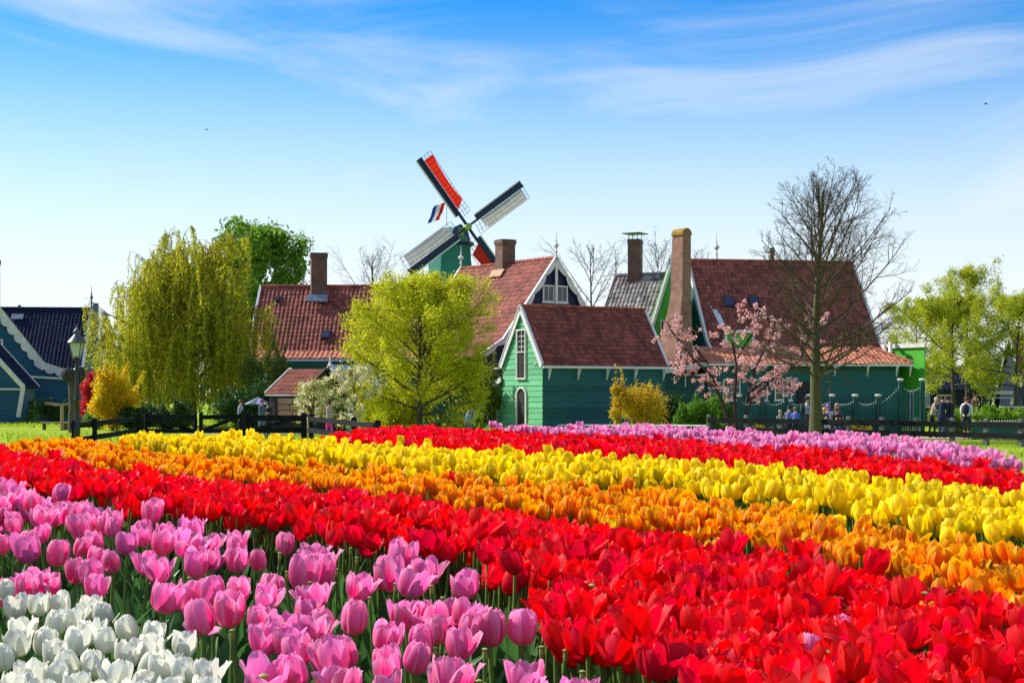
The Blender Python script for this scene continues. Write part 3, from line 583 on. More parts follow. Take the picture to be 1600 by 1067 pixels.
t=simple_house('dark house with white doorway cut off by the right edge',(P(1580,0,104).x,104,GZ),R(0),6,[(0,5.8),(2.6,2.2)],M_navy,M_tileR); B=MB(); B.box((.7,-2.5,1.0),(1.2,.1,2.0)); d_=B.build('door_frame',M_white,t); B=MB(); B.box((.7,-2.56,.95),(.95,.06,1.8)); B.build('door',M_navy,d_)
# ---- garden sheds
sh=thing('shed','low dark shed with rusty red tiled roof and a pale boarded front panel','shed',P(482,0,70).xy.to_3d()+Vector((0,0,GZ)),R(-35))
B=MB(); B.prism([(-1.0,-1.5,0),(-1.0,1.5,0),(-1.0,1.5,1.7),(-1.0,0,2.75),(-1.0,-1.5,1.7)],(2.0,0,0)); B.build('wall',M_dark,sh)
for sg in (-1,1):
    s=Vector((0,sg*1.65,-1.12)); tiles('roof_tiles',(-1.1,0,2.87),(1,0,0),s,2.2,s.length,mat('rusty_red_tile',(.30,.085,.05),.75,.3,col2=(.2,.05,.035),nscale=2),sh,.20,.34,amp=.03); slab('roof_deck',Vector((-1.1,0,2.81)),(1,0,0),s,2.2,s.length,.05,M_dark,sh)
for x in (-1.13,1.13):
    B=MB(); B.bar((x,0,2.9),(x,-1.65,1.78),.05,.12,up=(0,0,1)); B.bar((x,.02,2.9),(x,1.65,1.78),.05,.12,up=(0,0,1)); B.build('verge_board',M_trim if x<0 else M_dark,sh)
B=MB(); B.box((0,-1.66,1.70),(2.2,.06,.07)); B.build('gutter_board',M_trim,sh)
pn=thing('board_stack','short stack of pinkish brown boards standing before the shed front','boards',P(456,0,67.5).xy.to_3d()+Vector((0,0,GZ)),R(-4)); M_pinkb=mat('pinkish_board',(.36,.22,.16),.7,.2,bump=.2,col2=(.28,.16,.12),nscale=3)
for i,z in enumerate((.90,1.17,1.44,.62)):
    for j,(x0,x1) in enumerate(((-.63,-.12 if i%2 else .02),(-.09 if i%2 else .05,.62))): B=MB(); B.box(((x0+x1)/2,0,z),(x1-x0,.05+.01*j,.24)); B.build('board',M_pinkb,pn)
B=MB(); B.box((.72,-.02,.85),(.16,.1,1.5)); B.box((-.69,-.02,.8),(.1,.1,1.6)); B.box((0,.06,.8),(1.3,.04,1.5)); B.build('post',M_dark,pn)
ch_=thing('garden_hut','tiny pale green garden hut with white gable boards and spire finial','hut',P(519,0,71.5).xy.to_3d()+Vector((0,0,GZ)),R(42))
house(ch_,2.0,[(0,3.1),(.95,1.85)],M_pale,mat('pale_blue_board',(.42,.48,.6),.5,.1),.85,gable_planks=(.2,True),board_w=.17,over=.1,ridge=False,pitch=.2,flat=True)
finial(ch_,(-.12,0,3.05),.55,ball=.03); 
ws=thing('garden_gate','white slatted garden gate beside the pale green hut','gate',P(500,0,70).xy.to_3d()+Vector((0,0,GZ)),R(5))
for i in range(4): B=MB(); B.box((-.27+.18*i,0,.62),(.05,.04,1.25)); B.build('slat',M_white,ws)
for z in (.45,1.0): B=MB(); B.box((0,.04,z),(.7,.03,.06)); B.build('rail',M_white,ws)
gs=thing('shed','low dark teal shed with a slanting white roof board, left of the green house','shed',P(708,0,73).xy.to_3d()+Vector((0,0,GZ)),R(0))
B=MB(); B.box((0,1.0,.78),(2.75,2.0,1.56)); B.prism([(-1.35,-.01,1.5),(-.1,-.01,1.5),(-.1,-.01,2.1),(-1.3,-.01,1.62)],(0,1.5,0)); B.build('wall',M_teal2,gs)
B=MB(); B.bar((-1.35,-.08,1.85),(-.1,-.08,2.33),.06,.22,up=(0,0,1)); B.build('roof_board',M_trim,gs); slab('roof_deck',(-1.35,-.1,1.95),(1.25,0,.48),(0,1,0),1.34,1.7,.05,M_dark,gs)
B=MB(); B.box((.55,.9,1.6),(1.8,2.0,.06)); B.build('flat_roof',M_dark,gs)
B=MB(); B.box((-1.42,.1,.85),(.12,.25,1.7)); B.build('corner_strip',M_bright,gs); B=MB(); B.box((.3,-.06,.35),(1.9,.05,.04)); B.build('rail',M_metal,gs)  # bright green strip paints in the shed's sunlit side; no separate post there
bc=thing('wheelbarrow','blue tub leaning by the lean-to corner of the green house','tub',P(733,0,72).xy.to_3d()+Vector((0,0,GZ)),R(20))
B=MB(); B.box((0,0,.55),(.32,.3,.55),0,Matrix.Rotation(R(18),3,'Y'),taper=1.3); B.box((.25,.1,.95),(.5,.25,.12)); B.build('tub_body',mat('blue_plastic',(.12,.2,.55),.4),bc)
B=MB(); B.tube([(-.2,0,.1),(.35,0,.3),(.6,.1,1.3)],.03,6); B.build('handle',M_lead,bc); bc.name='garden_tub'
# ---- windmill
M_mill=mat('mill_teal_boards',(.02,.20,.155),.5,.06,col2=(.015,.17,.14),nscale=.5,bump=.1)
wm=thing('windmill','green octagonal windmill with red and grey white sails turning above the roofs','windmill',(P(704,0,160).x,160,GZ))
B=MB(); secs_=[(3.5,0),(3.2,6),(2.75,12),(2.3,15.6),(2.22,17.0)]
vs_=[];fs_=[]
for r_,z in secs_:
    for j in range(8): a=math.pi/8+j*math.pi/4; vs_.append((r_*math.cos(a),r_*math.sin(a),z))
for i in range(len(secs_)-1):
    for j in range(8): fs_.append((8*i+j,8*i+(j+1)%8,8*i+8+(j+1)%8,8*i+8+j))
B.add(vs_,fs_); B.build('tower',M_mill,wm)
B=MB(); B.lathe([(2.3,17.0),(2.45,17.05),(2.45,17.35),(2.1,17.4)],(0,0,0),16); B.build('curb',M_navy,wm)
AX=Vector((.5,-.866,0)); SX=Vector((.866,.5,0))
rotc=Matrix((AX,SX,Vector((0,0,1)))).transposed()     # local x -> mill axis
B=MB(); vs_=[];fs_=[]; K=9
for i in range(K):
    t=i/(K-1); x=-2.5+4.7*t; hh=1.75*math.sin(math.pi*(.14+.72*t))**.8*(1-.12*t); ww=1.65*math.sin(math.pi*(.12+.76*t))**.6
    for j in range(9):
        a=math.pi*j/8; vs_.append(rotc@Vector((x,ww*math.cos(a),17.35+hh*math.sin(a)**.8)))
for i in range(K-1):
    for j in range(8): fs_.append((9*i+j,9*i+j+1,9*i+10+j,9*i+9+j))
fs_+= [tuple(range(9)),tuple(9*(K-1)+j for j in range(9))[::-1]]; B.add(vs_,fs_); cap=B.build('cap',mat('grey_green_cap',(.22,.33,.26),.5,.1,col2=(.10,.22,.17),nscale=1.5),wm,smooth=True)
B=MB(); p=lambda x,y,z: rotc@Vector((x,y,z))
B.prism([p(2.0,-1.2,17.3),p(2.0,1.2,17.3),p(2.1,.8,18.7),p(2.1,0,19.1),p(2.1,-.8,18.7)],AX*.15); B.box(p(2.3,0,17.35),(.9,.3,.25),0,rotc); B.build('cap_front',mat('mill_blue_trim',(.03,.08,.25),.5),wm)
B=MB(); B.prism([p(2.2,-.35,17.9),p(2.2,.35,17.9),p(2.2,.3,18.7),p(2.2,-.3,18.7)],AX*.12); B.build('name_board',mat('mill_green_gold',(.25,.4,.12),.5),wm)
HUB=Vector((P(723,0,160).x,160,0))-Vector((P(704,0,160).x,160,0)); hub=Vector((HUB.x,HUB.x/AX.x*AX.y*1.0,18.25)); hub=AX*2.9+SX*.42+Vector((0,0,18.75))
rot_=bpy.data.objects.new('rotor',None); COL.objects.link(rot_); rot_.parent=wm; rot_.location=hub
# rotor frame: local x right in the sail plane, y up, z towards the viewer along the axis (tilted back slightly)
ax3=(AX+Vector((0,0,.12))).normalized(); rx=Vector((0,0,1)).cross(ax3).normalized(); ry=ax3.cross(rx); rot_.rotation_euler=Matrix((rx,ry,ax3)).transposed().to_euler()
B=MB(); B.lathe([(.3,-1.0),(.35,-.2),(.34,-.15),(.34,.40),(.2,.5),(.1,.6)],(0,0,0),10); B.build('windshaft',mat('mill_green_gold',(.25,.4,.12)),rot_)
M_red=mat('red_sail_cloth',(.78,.035,.012),.7,.05,col2=(.68,.02,.01),nscale=1.2,trans=.45,bump=.1,bscale=8); M_cloth=mat('grey_sail_cloth',(.50,.47,.48),.75,.06,col2=(.40,.37,.40),nscale=1.0,trans=.35,bump=.1,bscale=8)
M_dkblue=mat('mill_dark_blue',(.012,.022,.05),.45,.08); RB=8.5
for k,(ang,clo,zz) in enumerate(((126.5,M_red,.12),(34.5,M_cloth,-.12),(-53.5,M_red,.12),(214.5,M_cloth,-.12))):
    a=R(ang); d=Vector((math.cos(a),math.sin(a),0)); c=Vector((math.sin(a),-math.cos(a),0)); z_=Vector((0,0,zz))      # c: clockwise side
    s_=B=MB(); B.bar(d*.0+z_,d*RB+z_,.22,.26,up=(0,0,1)); st=B.build('stock',M_dkblue,rot_)
    B=MB(); B.prism([d*1.5-c*.12+z_,d*RB-c*.12+z_,d*RB-c*.62+z_,d*1.5-c*.55+z_],(0,0,.05)); B.build('leading_board',M_dkblue,rot_)
    B=MB(); B.bar(d*1.5-c*.60+z_+Vector((0,0,.08)),d*RB-c*.66+z_+Vector((0,0,.08)),.13,.07,up=(0,0,1)); B.build('edge_strip',M_white,rot_)
    B=MB(); W_=1.45
    nb=15
    for i in range(nb+1):
        r_=1.1+(RB-1.15)*i/nb; tw=.25*(1-i/nb); B.bar(d*r_+c*.1+z_,d*r_+c*W_+z_+Vector((0,0,-tw)),.035,.035,up=(0,0,1))
    for q,(w_) in enumerate((.55,1.0,W_)):
        B.bar(d*1.1+c*w_+z_+Vector((0,0,-.25*w_/W_)),d*RB+c*w_+z_,.035,.035,up=(0,0,1))
    B.build('lattice',M_bmetal,rot_)
    # cloth: slightly bellied sheet
    r0=2.3 if clo is M_cloth else 2.0; nu,nv_=14,6; V=[];Fc=[]
    for i in range(nu+1):
        for j in range(nv_+1):
            t=i/nu; q=j/nv_; w0=.16; w1=W_-.02 if clo is M_cloth else (W_-.05)-.26*math.sin(math.pi*t)*(1-.3*t)
            rr=r0+(RB-.45-r0)*t+(.55*q*(1-t) if clo is M_red else .5*(1-q)*(1-t)*-1+.0); V.append(d*rr+c*(w0+(w1-w0)*q)+z_+Vector((0,0,.09+.10*math.sin(math.pi*q)*math.sin(math.pi*t)-.2*(1-t)*q+.01*math.sin(i*2.1+j))))
    for i in range(nu):
        for j in range(nv_): b_=i*(nv_+1)+j; Fc.append((b_,b_+1,b_+nv_+2,b_+nv_+1))
    me=bpy.data.meshes.new('sail_cloth'); me.from_pydata([tuple(v) for v in V],[],Fc); me.materials.append(clo); me.shade_smooth(); link('sail_cloth',me,rot_)
# tail poles of the mill
B=MB(); 
for s_ in (-1,1): B.tube([p(-2.3,s_*1.2,17.2),p(-5.0,s_*.4,6)],.1,6)
B.tube([p(-2.5,0,17.3),p(-5.2,0,5)],.13,6); B.build('tail_pole',M_mill,wm)
fl=thing('flag','red white and blue flag hanging from a pole on the mill cap','flag',wm.location+p(-.9,0,18.6)-Vector((0,0,0)))
B=MB(); B.tube([(0,0,-.3),(0,0,3.4)],[.06,.04],6); B.build('flagpole',M_white,fl)
for i,(mm,nm) in enumerate(((mat('flag_red',(.55,.01,.02),.6,trans=.3),'red_stripe'),(mat('flag_white',(.75,.75,.75),.6,trans=.3),'white_stripe'),(mat('flag_blue',(.01,.04,.3),.6,trans=.3),'blue_stripe'))):
    V=[];Fc=[]
    for j in range(9):
        t=j/8
        for q in (0,1):
            ww=(i+q)*.55; V.append((-(.06+t*.7+ww*.75)-.0, .15*math.sin(t*7+i), 3.1-ww*.25-t*1.9+.12*math.sin(t*9)))
    for j in range(8): Fc.append((2*j,2*j+1,2*j+3,2*j+2))
    me=bpy.data.meshes.new(nm); me.from_pydata(V,[],Fc); me.materials.append(mm); me.shade_smooth(); link(nm,me,fl)
# ------------------------------------------------------------------ tulips
def petal_mat(name, centre, edge, base, flame=0.0, rough=.52, trans=.45, ev=2.2, alt=None, satv=.06, tip=None):
    m=bpy.data.materials.new(name); m.use_nodes=True; t=m.node_tree; b=t.nodes['Principled BSDF']; nn=t.nodes.new; ll=t.links.new
    uv=nn('ShaderNodeUVMap'); sp=nn('ShaderNodeSeparateXYZ'); ll(uv.outputs[0],sp.inputs[0])      # x = across -1..1 mapped 0..1, y = along
    at=nn('ShaderNodeAttribute'); at.attribute_name='rnd'; oi=nn('ShaderNodeObjectInfo')
    ad=nn('ShaderNodeMath'); ll(at.outputs['Fac'],ad.inputs[0]); ll(oi.outputs['Random'],ad.inputs[1]); fr=nn('ShaderNodeMath'); fr.operation='FRACT'; ll(ad.outputs[0],fr.inputs[0])
    v=nn('ShaderNodeMath'); v.operation='MULTIPLY_ADD'; v.inputs[1].default_value=2; v.inputs[2].default_value=-1; ll(sp.outputs[0],v.inputs[0])
    av=nn('ShaderNodeMath'); av.operation='ABSOLUTE'; ll(v.outputs[0],av.inputs[0])
    # streaks running along the petal
    cb=nn('ShaderNodeCombineXYZ'); mu=nn('ShaderNodeMath'); mu.operation='MULTIPLY'; mu.inputs[1].default_value=15; ll(v.outputs[0],mu.inputs[0]); ll(mu.outputs[0],cb.inputs[0])
    m3=nn('ShaderNodeMath'); m3.operation='MULTIPLY'; m3.inputs[1].default_value=1.6; ll(sp.outputs[1],m3.inputs[0]); ll(m3.outputs[0],cb.inputs[1])
    m4=nn('ShaderNodeMath'); m4.operation='MULTIPLY'; m4.inputs[1].default_value=37; ll(fr.outputs[0],m4.inputs[0]); ll(m4.outputs[0],cb.inputs[2])
    nz=nn('ShaderNodeTexNoise'); nz.inputs['Scale'].default_value=1.0; nz.inputs['Detail'].default_value=3; ll(cb.outputs[0],nz.inputs['Vector'])
    # edge factor: |v|^ev + noise, growing to the tip
    pw=nn('ShaderNodeMath'); pw.operation='POWER'; pw.inputs[1].default_value=ev; ll(av.outputs[0],pw.inputs[0])
    tp=nn('ShaderNodeMapRange'); tp.inputs[1].default_value=.55; tp.inputs[2].default_value=1.0; tp.inputs[4].default_value=.75; ll(sp.outputs[1],tp.inputs[0])
    a1=nn('ShaderNodeMath'); ll(pw.outputs[0],a1.inputs[0]); ll(tp.outputs[0],a1.inputs[1])
    nr=nn('ShaderNodeMapRange'); nr.inputs[1].default_value=.3; nr.inputs[2].default_value=.7; nr.inputs[3].default_value=-.42; nr.inputs[4].default_value=.42; ll(nz.outputs[0],nr.inputs[0])
    a2=nn('ShaderNodeMath'); a2.use_clamp=True; ll(a1.outputs[0],a2.inputs[0]); ll(nr.outputs[0],a2.inputs[1])
    mx_=nn('ShaderNodeMix'); mx_.data_type='RGBA'; mx_.inputs[6].default_value=(*centre,1); mx_.inputs[7].default_value=(*edge,1); ll(a2.outputs[0],mx_.inputs[0])
    cur=mx_.outputs[2]
    if alt is not None:
        am=nn('ShaderNodeMix'); am.data_type='RGBA'; am.inputs[7].default_value=(*alt,1); ll(cur,am.inputs[6]); ar=nn('ShaderNodeMapRange'); ar.inputs[1].default_value=.35; ar.inputs[2].default_value=1.0; ar.inputs[4].default_value=.75; ll(fr.outputs[0],ar.inputs[0]); ll(ar.outputs[0],am.inputs[0]); cur=am.outputs[2]
    bs=nn('ShaderNodeMapRange'); bs.interpolation_type='SMOOTHSTEP'; bs.inputs[1].default_value=.02; bs.inputs[2].default_value=.16; bs.inputs[3].default_value=1; bs.inputs[4].default_value=0; ll(sp.outputs[1],bs.inputs[0])
    bm_=nn('ShaderNodeMix'); bm_.data_type='RGBA'; bm_.inputs[7].default_value=(*base,1); ll(bs.outputs[0],bm_.inputs[0]); ll(cur,bm_.inputs[6]); cur=bm_.outputs[2]
    h=nn('ShaderNodeHueSaturation'); vr=nn('ShaderNodeMapRange'); vr.inputs[3].default_value=.82; vr.inputs[4].default_value=1.12; f2=nn('ShaderNodeMath'); f2.operation='MULTIPLY'; f2.inputs[1].default_value=7.3; ll(fr.outputs[0],f2.inputs[0]); f3=nn('ShaderNodeMath'); f3.operation='FRACT'; ll(f2.outputs[0],f3.inputs[0]); ll(f3.outputs[0],vr.inputs[0]); ll(vr.outputs[0],h.inputs['Value'])
    ll(cur,h.inputs['Color']); cur=h.outputs[0]; ll(cur,b.inputs['Base Color']); b.inputs['Roughness'].default_value=rough; b.inputs['Specular IOR Level'].default_value=.18
    b.inputs['Sheen Weight'].default_value=.0
    bp=nn('ShaderNodeBump'); bp.inputs['Strength'].default_value=.25; bp.inputs['Distance'].default_value=.003; ll(nz.outputs[0],bp.inputs['Height']); ll(bp.outputs[0],b.inputs['Normal'])
    tr=nn('ShaderNodeBsdfTranslucent'); hs_=nn('ShaderNodeHueSaturation'); hs_.inputs['Saturation'].default_value=1.12; hs_.inputs['Value'].default_value=1.1; ll(cur,hs_.inputs['Color']); ll(hs_.outputs[0],tr.inputs[0])
    ms=nn('ShaderNodeMixShader'); ms.inputs[0].default_value=trans; ll(b.outputs[0],ms.inputs[1]); ll(tr.outputs[0],ms.inputs[2]); ll(ms.outputs[0],t.nodes['Material Output'].inputs[0])
    return m
PM=dict(
 pink=petal_mat('pink_petal',(.93,.08,.27),(.96,.40,.64),(.75,.55,.5),alt=(.84,.24,.58),ev=1.8),
 white=petal_mat('white_petal',(.80,.80,.66),(.87,.86,.77),(.55,.68,.30),trans=.38),
 red=petal_mat('red_petal',(.84,.004,.006),(.94,.035,.035),(.30,.02,.01),alt=(.74,.006,.055),trans=.5),  # lighter edge colour paints in the sheen highlight on the petal rims
 orange=petal_mat('orange_petal',(.88,.055,.003),(.97,.50,.006),(.9,.5,.02),ev=.95,trans=.45),
 yellow=petal_mat('yellow_petal',(.97,.72,.003),(.98,.80,.015),(.70,.65,.02),trans=.42),
 lilac=petal_mat('lilac_pink_petal',(.80,.10,.36),(.90,.45,.68),(.8,.6,.6),ev=1.2,trans=.42))
M_stem=mat('tulip_stem',(.11,.22,.035),.5,.2,col2=(.16,.26,.05),nscale=20,trans=.15)
M_tleaf=mat('tulip_leaf',(.05,.15,.035),.42,.3,col2=(.08,.21,.045),nscale=8,trans=.4,stretch=(1,1,1))
M_pod=mat('seed_head',(.22,.30,.06),.5,.15,col2=(.42,.42,.12),nscale=40)
CTRL=dict(
 closed=[(0,.04,0),(.08,.18,.035),(.25,.355,.17),(.45,.41,.40),(.70,.38,.68),(.88,.30,.89),(1,.20,.97)],
 half=[(0,.04,0),(.08,.18,.035),(.25,.37,.16),(.45,.455,.37),(.70,.47,.67),(.88,.42,.90),(1,.37,1.01)],
 open=[(0,.04,0),(.08,.19,.03),(.25,.38,.15),(.45,.51,.33),(.70,.61,.60),(.88,.68,.80),(1,.76,.90)],
 wide=[(0,.04,0),(.08,.19,.03),(.25,.42,.11),(.45,.64,.23),(.70,.87,.39),(.88,1.0,.45),(1,1.09,.42)])
def petal_geo(kind, nu, nv, seed=0, wm=.36, rs=1.0):
    g=np.random.default_rng(seed); c=np.array(CTRL[kind]); u=np.linspace(0,1,nu+1)**.9
    r=np.interp(u,c[:,0],c[:,1])*rs; z=np.interp(u,c[:,0],c[:,2])
    if nu>5:
        for _ in range(2): r[1:-1]=(r[:-2]+2*r[1:-1]+r[2:])/4; z[1:-1]=(z[:-2]+2*z[1:-1]+z[2:])/4
    w=wm*np.sin(np.pi*(.05+.935*u**(1.12 if kind!='closed' else 1.15)))**(.46 if kind!='closed' else .46); w[0]=.06
    v=np.linspace(-1,1,nv+1); U,Vv=np.meshgrid(u,v,indexing='ij'); Rr=r[:,None]; Zz=z[:,None]; Ww=w[:,None]
    Rc=.40+ .22*U*(kind in('open','wide'))
    be=Ww*Vv/Rc; t=Rc*np.sin(be); inw=Rc*(1-np.cos(be))
    ph=g.uniform(0,6.28,4)
    ruf=(.026*np.sin(3.1*Vv+ph[0]+4*U)+.018*np.sin(8*Vv+ph[1]+2*U))*U**1.5*(1.0 if kind in('closed','half') else 1.9)
    crease=-.022*np.exp(-(Vv/.18)**2)*np.sin(np.pi*U)
    lip=.05*np.abs(Vv)**3*U**3*g.uniform(-.3,1.2)
    X=Rr-inw+ruf+crease+lip; Zn=Zz-.035*np.abs(Vv)**2*U**6+.034*np.sin(6*Vv+ph[2])*U**5
    t=t+g.normal(0,.012)*U
    tw=g.normal(0,.05)
    V=np.stack([X,t+tw*U*.3,Zn],-1).reshape(-1,3); uv=np.stack([(Vv+1)/2,U],-1).reshape(-1,2)
    i=np.arange((nu+1)*(nv+1)).reshape(nu+1,nv+1); F=np.stack([i[:-1,:-1],i[:-1,1:],i[1:,1:],i[1:,:-1]],-1).reshape(-1,4)
    return V,F,uv
def rotz(V,a): c,s=math.cos(a),math.sin(a); return V@np.array([[c,s,0],[-s,c,0],[0,0,1]])
def tube_geo(pts,rad,n):
    pts=np.array(pts); k=len(pts); V=[]
    for i in range(k):
        for j in range(n): a=2*np.pi*j/n; V.append(pts[i]+[rad[i]*np.cos(a),rad[i]*np.sin(a),0])
    F=[(i*n+j,i*n+(j+1)%n,(i+1)*n+(j+1)%n,(i+1)*n+j) for i in range(k-1) for j in range(n)]
    return np.array(V),np.array(F)
def leaf_geo(seed,nu=7,nv=2,Ln=.27,W_=.026):
    g=np.random.default_rng(seed); u=np.linspace(0,1,nu+1); k=g.uniform(.2,1.1); a=.12+k*u**1.8; ds=Ln/nu
    r=np.concatenate([[0],np.cumsum(np.sin(a[:-1])*ds)])+.008; z=np.concatenate([[0],np.cumsum(np.cos(a[:-1])*ds)])
    w=W_*np.sin(np.pi*(.12+.86*u**.8))**.8; v=np.linspace(-1,1,nv+1); V=[]
    for i in range(nu+1):
        for q in v: V.append((r[i]-w[i]*abs(q)*.55*np.cos(a[i])*(1-u[i]*.5)+0,w[i]*q+.012*np.sin(3*u[i]+k*5),z[i]+w[i]*abs(q)*.4*u[i]))
    i=np.arange((nu+1)*(nv+1)).reshape(nu+1,nv+1); F=np.stack([i[:-1,:-1],i[:-1,1:],i[1:,1:],i[1:,:-1]],-1).reshape(-1,4)
    return np.array(V),F
SIZE=dict(pink=.070,white=.060,red=.060,orange=.052,yellow=.061,lilac=.060)
MIX=dict(pink=('closed','half','half','open'),white=('closed','closed','half'),red=('half','open','open','wide','half'),orange=('closed','half','half','open'),yellow=('closed','half','closed'),lilac=('closed','half','half','open'))
STEM_H=.39                                         # stem length: origin of a tulip is on the soil
def template(col,shape,seed,nu,nv,sn,leaves,lnu):
    """whole tulip in one arrays pack; z=0 soil"""
    g=np.random.default_rng(seed); Vs=[];Fs=[];UV=[];MI=[];b=0; s=SIZE[col]
    tilt=g.normal(0,.15,2); 
    for k in range(6):
        out_=k<3; sh=shape if out_ or shape!='wide' else 'open'
        if shape in('open','wide') and g.random()<.35: sh='half' if not out_ else 'open'
        V,F,uv=petal_geo(sh,nu,nv,seed*7+k,.37 if out_ else .35,1.0 if out_ else .86)
        V=rotz(V*g.uniform(.92,1.05),k*2.0944+(0 if out_ else 1.047)+g.normal(0,.12))*s
        V=V+np.array([tilt[0],tilt[1],0])*V[:,2:3]; V[:,2]+=STEM_H
        Vs.append(V);Fs.append(F+b);UV.append(uv);MI.append(np.zeros(len(F)));b+=len(V)
    bend=g.normal(0,.012,2); ks=3 if sn>3 else 2
    pts=[(bend[0]*math.sin(math.pi*t),bend[1]*math.sin(math.pi*t),STEM_H*t+.002) for t in np.linspace(0,1,ks+1)]
    V,F=tube_geo(pts,np.linspace(.0042,.0034,ks+1),sn); Vs.append(V);Fs.append(F+b);UV.append(np.zeros((len(V),2)));MI.append(np.ones(len(F)));b+=len(V)
    for k in range(leaves):
        V,F=leaf_geo(seed*3+k,lnu,2,g.uniform(.2,.32)); V=rotz(V,g.uniform(0,6.28)); V[:,2]+=.02; Vs.append(V);Fs.append(F+b);UV.append(np.zeros((len(V),2)));MI.append(np.full(len(F),2));b+=len(V)
    return np.concatenate(Vs),np.concatenate(Fs),np.concatenate(UV),np.concatenate(MI)
# ---- bed colours by boundary lines (rows of a 1600x1067 frame at which they meet)
def ln(*p): p=np.array(p,float); return p[:,0],p[:,1]
B_rl=ln((-300,640),(640,655),(690,669),(750,673),(850,680),(1000,684),(1080,690),(1231,703),(1365,711),(1521,728),(1600,737),(1900,780))     # lilac | back red
B_yr=ln((-300,650),(400,682),(431,688),(500,694),(638,703),(754,711),(899,717),(1050,729),(1122,735),(1286,748),(1431,761),(1600,781),(1900,820))
B_oy=ln((-300,660),(100,684),(152,690),(236,706),(350,717),(500,728),(640,741),(775,753),(1050,769),(1268,804),(1485,838),(1600,858),(1900,915))
B_ro=ln((-300,680),(0,700),(72,714),(138,728),(254,742),(399,753),(550,768),(732,790),(863,804),(1008,830),(1177,852),(1318,884),(1449,914),(1600,957),(1900,1060))
B_pr=ln((-300,735),(0,752),(100,770),(200,790),(350,812),(450,815),(530,850),(640,858),(750,868),(765,905),(830,925),(858,960),(866,1010),(960,1045),(1020,1067),(1300,1200))
B_wp=ln((-300,845),(0,885),(110,903),(180,912),(300,955),(345,1000),(352,1080),(355,1400))
def classify(px,py):
    if py>np.interp(px,*B_wp) : return 'white'
    if py>np.interp(px,*B_pr): return 'pink'
    if py>np.interp(px,*B_ro): return 'red'
    if py>np.interp(px,*B_oy): return 'orange'
    if py>np.interp(px,*B_yr): return 'yellow'
    if py>np.interp(px,*B_rl): return 'red'
    return 'lilac'
def proj(x,y,z): return 800+x/y*FPX, HY-(z-CAMH)/y*FPX
DENS=dict(pink=105,white=150,red=225,orange=300,yellow=245,lilac=230)
T=[]                                               # x,y,colour,shape,scale,rot,hand label or None
def zc(y): return CAMH-.424-.0+.012*(y-2)          # nominal bloom-centre height
HW=[(25,610,70,90),(70,680,90,90),(95,770,110,110),(170,670,80,60),(230,740,100,130),(265,665,90,100),(20,880,70,150),(190,820,110,130),(90,830,80,80),(320,730,70,70),(385,680,85,95),(445,705,80,95),(400,780,100,100),(320,820,100,80),(465,815,85,110),(570,760,105,120),(650,790,100,80),(790,830,110,120),(545,870,100,110),(240,870,80,60),(245,960,100,130),(310,910,115,140),(390,910,90,120),(485,960,140,130),(655,850,120,60),(700,920,130,130),(625,915,80,120),(610,990,80,130),(810,940,90,110),(885,950,130,110),(140,960,110,100),(65,1010,130,120),(330,1010,120,90),(180,1040,140,90),(450,1040,120,80),(550,1045,130,80),(730,1030,150,100),(880,1030,130,100),(300,1060,140,90)]
HP1=[(45,360,80,70),(145,240,75,80),(65,260,80,70),(105,425,90,110),(205,385,80,80),(240,460,100,120),(160,320,90,80),(235,310,100,90),(300,290,100,80),(325,345,60,70),(385,340,80,70),(450,330,90,90),(525,340,90,80),(345,440,90,90),(430,410,90,80),(405,485,100,100),(490,495,85,100),(545,420,100,110),(600,400,90,80),(700,420,130,110),(820,380,110,100),(640,500,100,110),(690,530,150,120),(840,500,120,130),(930,430,90,70),(910,490,90,90),(1025,490,100,110),(1055,410,100,80),(1120,490,70,90),(1200,425,85,110),(1305,540,170,150),(1350,460,110,90),(160,580,130,110),(215,590,90,90),(120,600,70,70),(415,600,60,60),(700,640,150,130),(915,610,110,130),(990,690,140,150),(1030,610,110,110),(1145,640,110,110),(1120,730,100,110),(1310,700,100,90),(1340,760,110,90),(1230,760,100,80),(1130,810,120,120),(1240,820,150,130),(1290,860,130,120),(1135,960,230,190),(1285,940,130,110),(1430,870,150,180),(1500,860,100,170),(1460,1000,140,140),(10,430,70,90),(20,300,80,80),(95,330,80,80),(40,1120,90,90)]
HP2=[(160,595,125,120),(300,545,150,145),(450,535,120,130),(635,590,120,130),(145,720,130,160),(75,885,160,170),(350,710,110,100),(440,712,110,100),(280,800,140,130),(440,810,100,140),(500,770,100,130),(610,700,100,90),(640,760,120,150),(730,760,130,190),(865,760,130,170),(600,830,100,110),(290,910,140,140),(100,1010,180,150),(300,1040,160,100),(560,970,200,180),(890,970,230,160),(900,1060,140,90),(1000,1060,110,90),(1110,1045,100,90),(20,740,90,110),(400,880,70,90),(700,1080,120,90)]
hand=[('white',x/2.756,680+y/2.756,w/2.756,h/2.756) for x,y,w,h in HW]+[('pink',x/2.756,680+y/2.756,w/2.756,h/2.756) for x,y,w,h in HP1]+[('pink',500+x/2.756,680+y/2.756,w/2.756,h/2.756) for x,y,w,h in HP2]
for (c,px,py,w,h) in hand:
    d=d_of(py); rs=random.Random(int(px*13+py)); wid=w/FPX*d; hei=h/FPX*d; ratio=w/h
    shape='closed' if ratio<.88 else ('half' if ratio<1.08 else ('open' if (ratio>1.2 and c=='pink') else 'half'))
    nomw={'closed':.84,'half':.94,'open':1.35}[shape]*SIZE[c]; sc=min(1.35,max(.78,.5*(wid/nomw+hei/(SIZE[c]*1.0))))
    T.append([(px-800)/FPX*d,d,c,shape,sc,rs.uniform(0,6.28),'hand'])
hand_xy=np.array([(t_[0],t_[1]) for t_ in T])
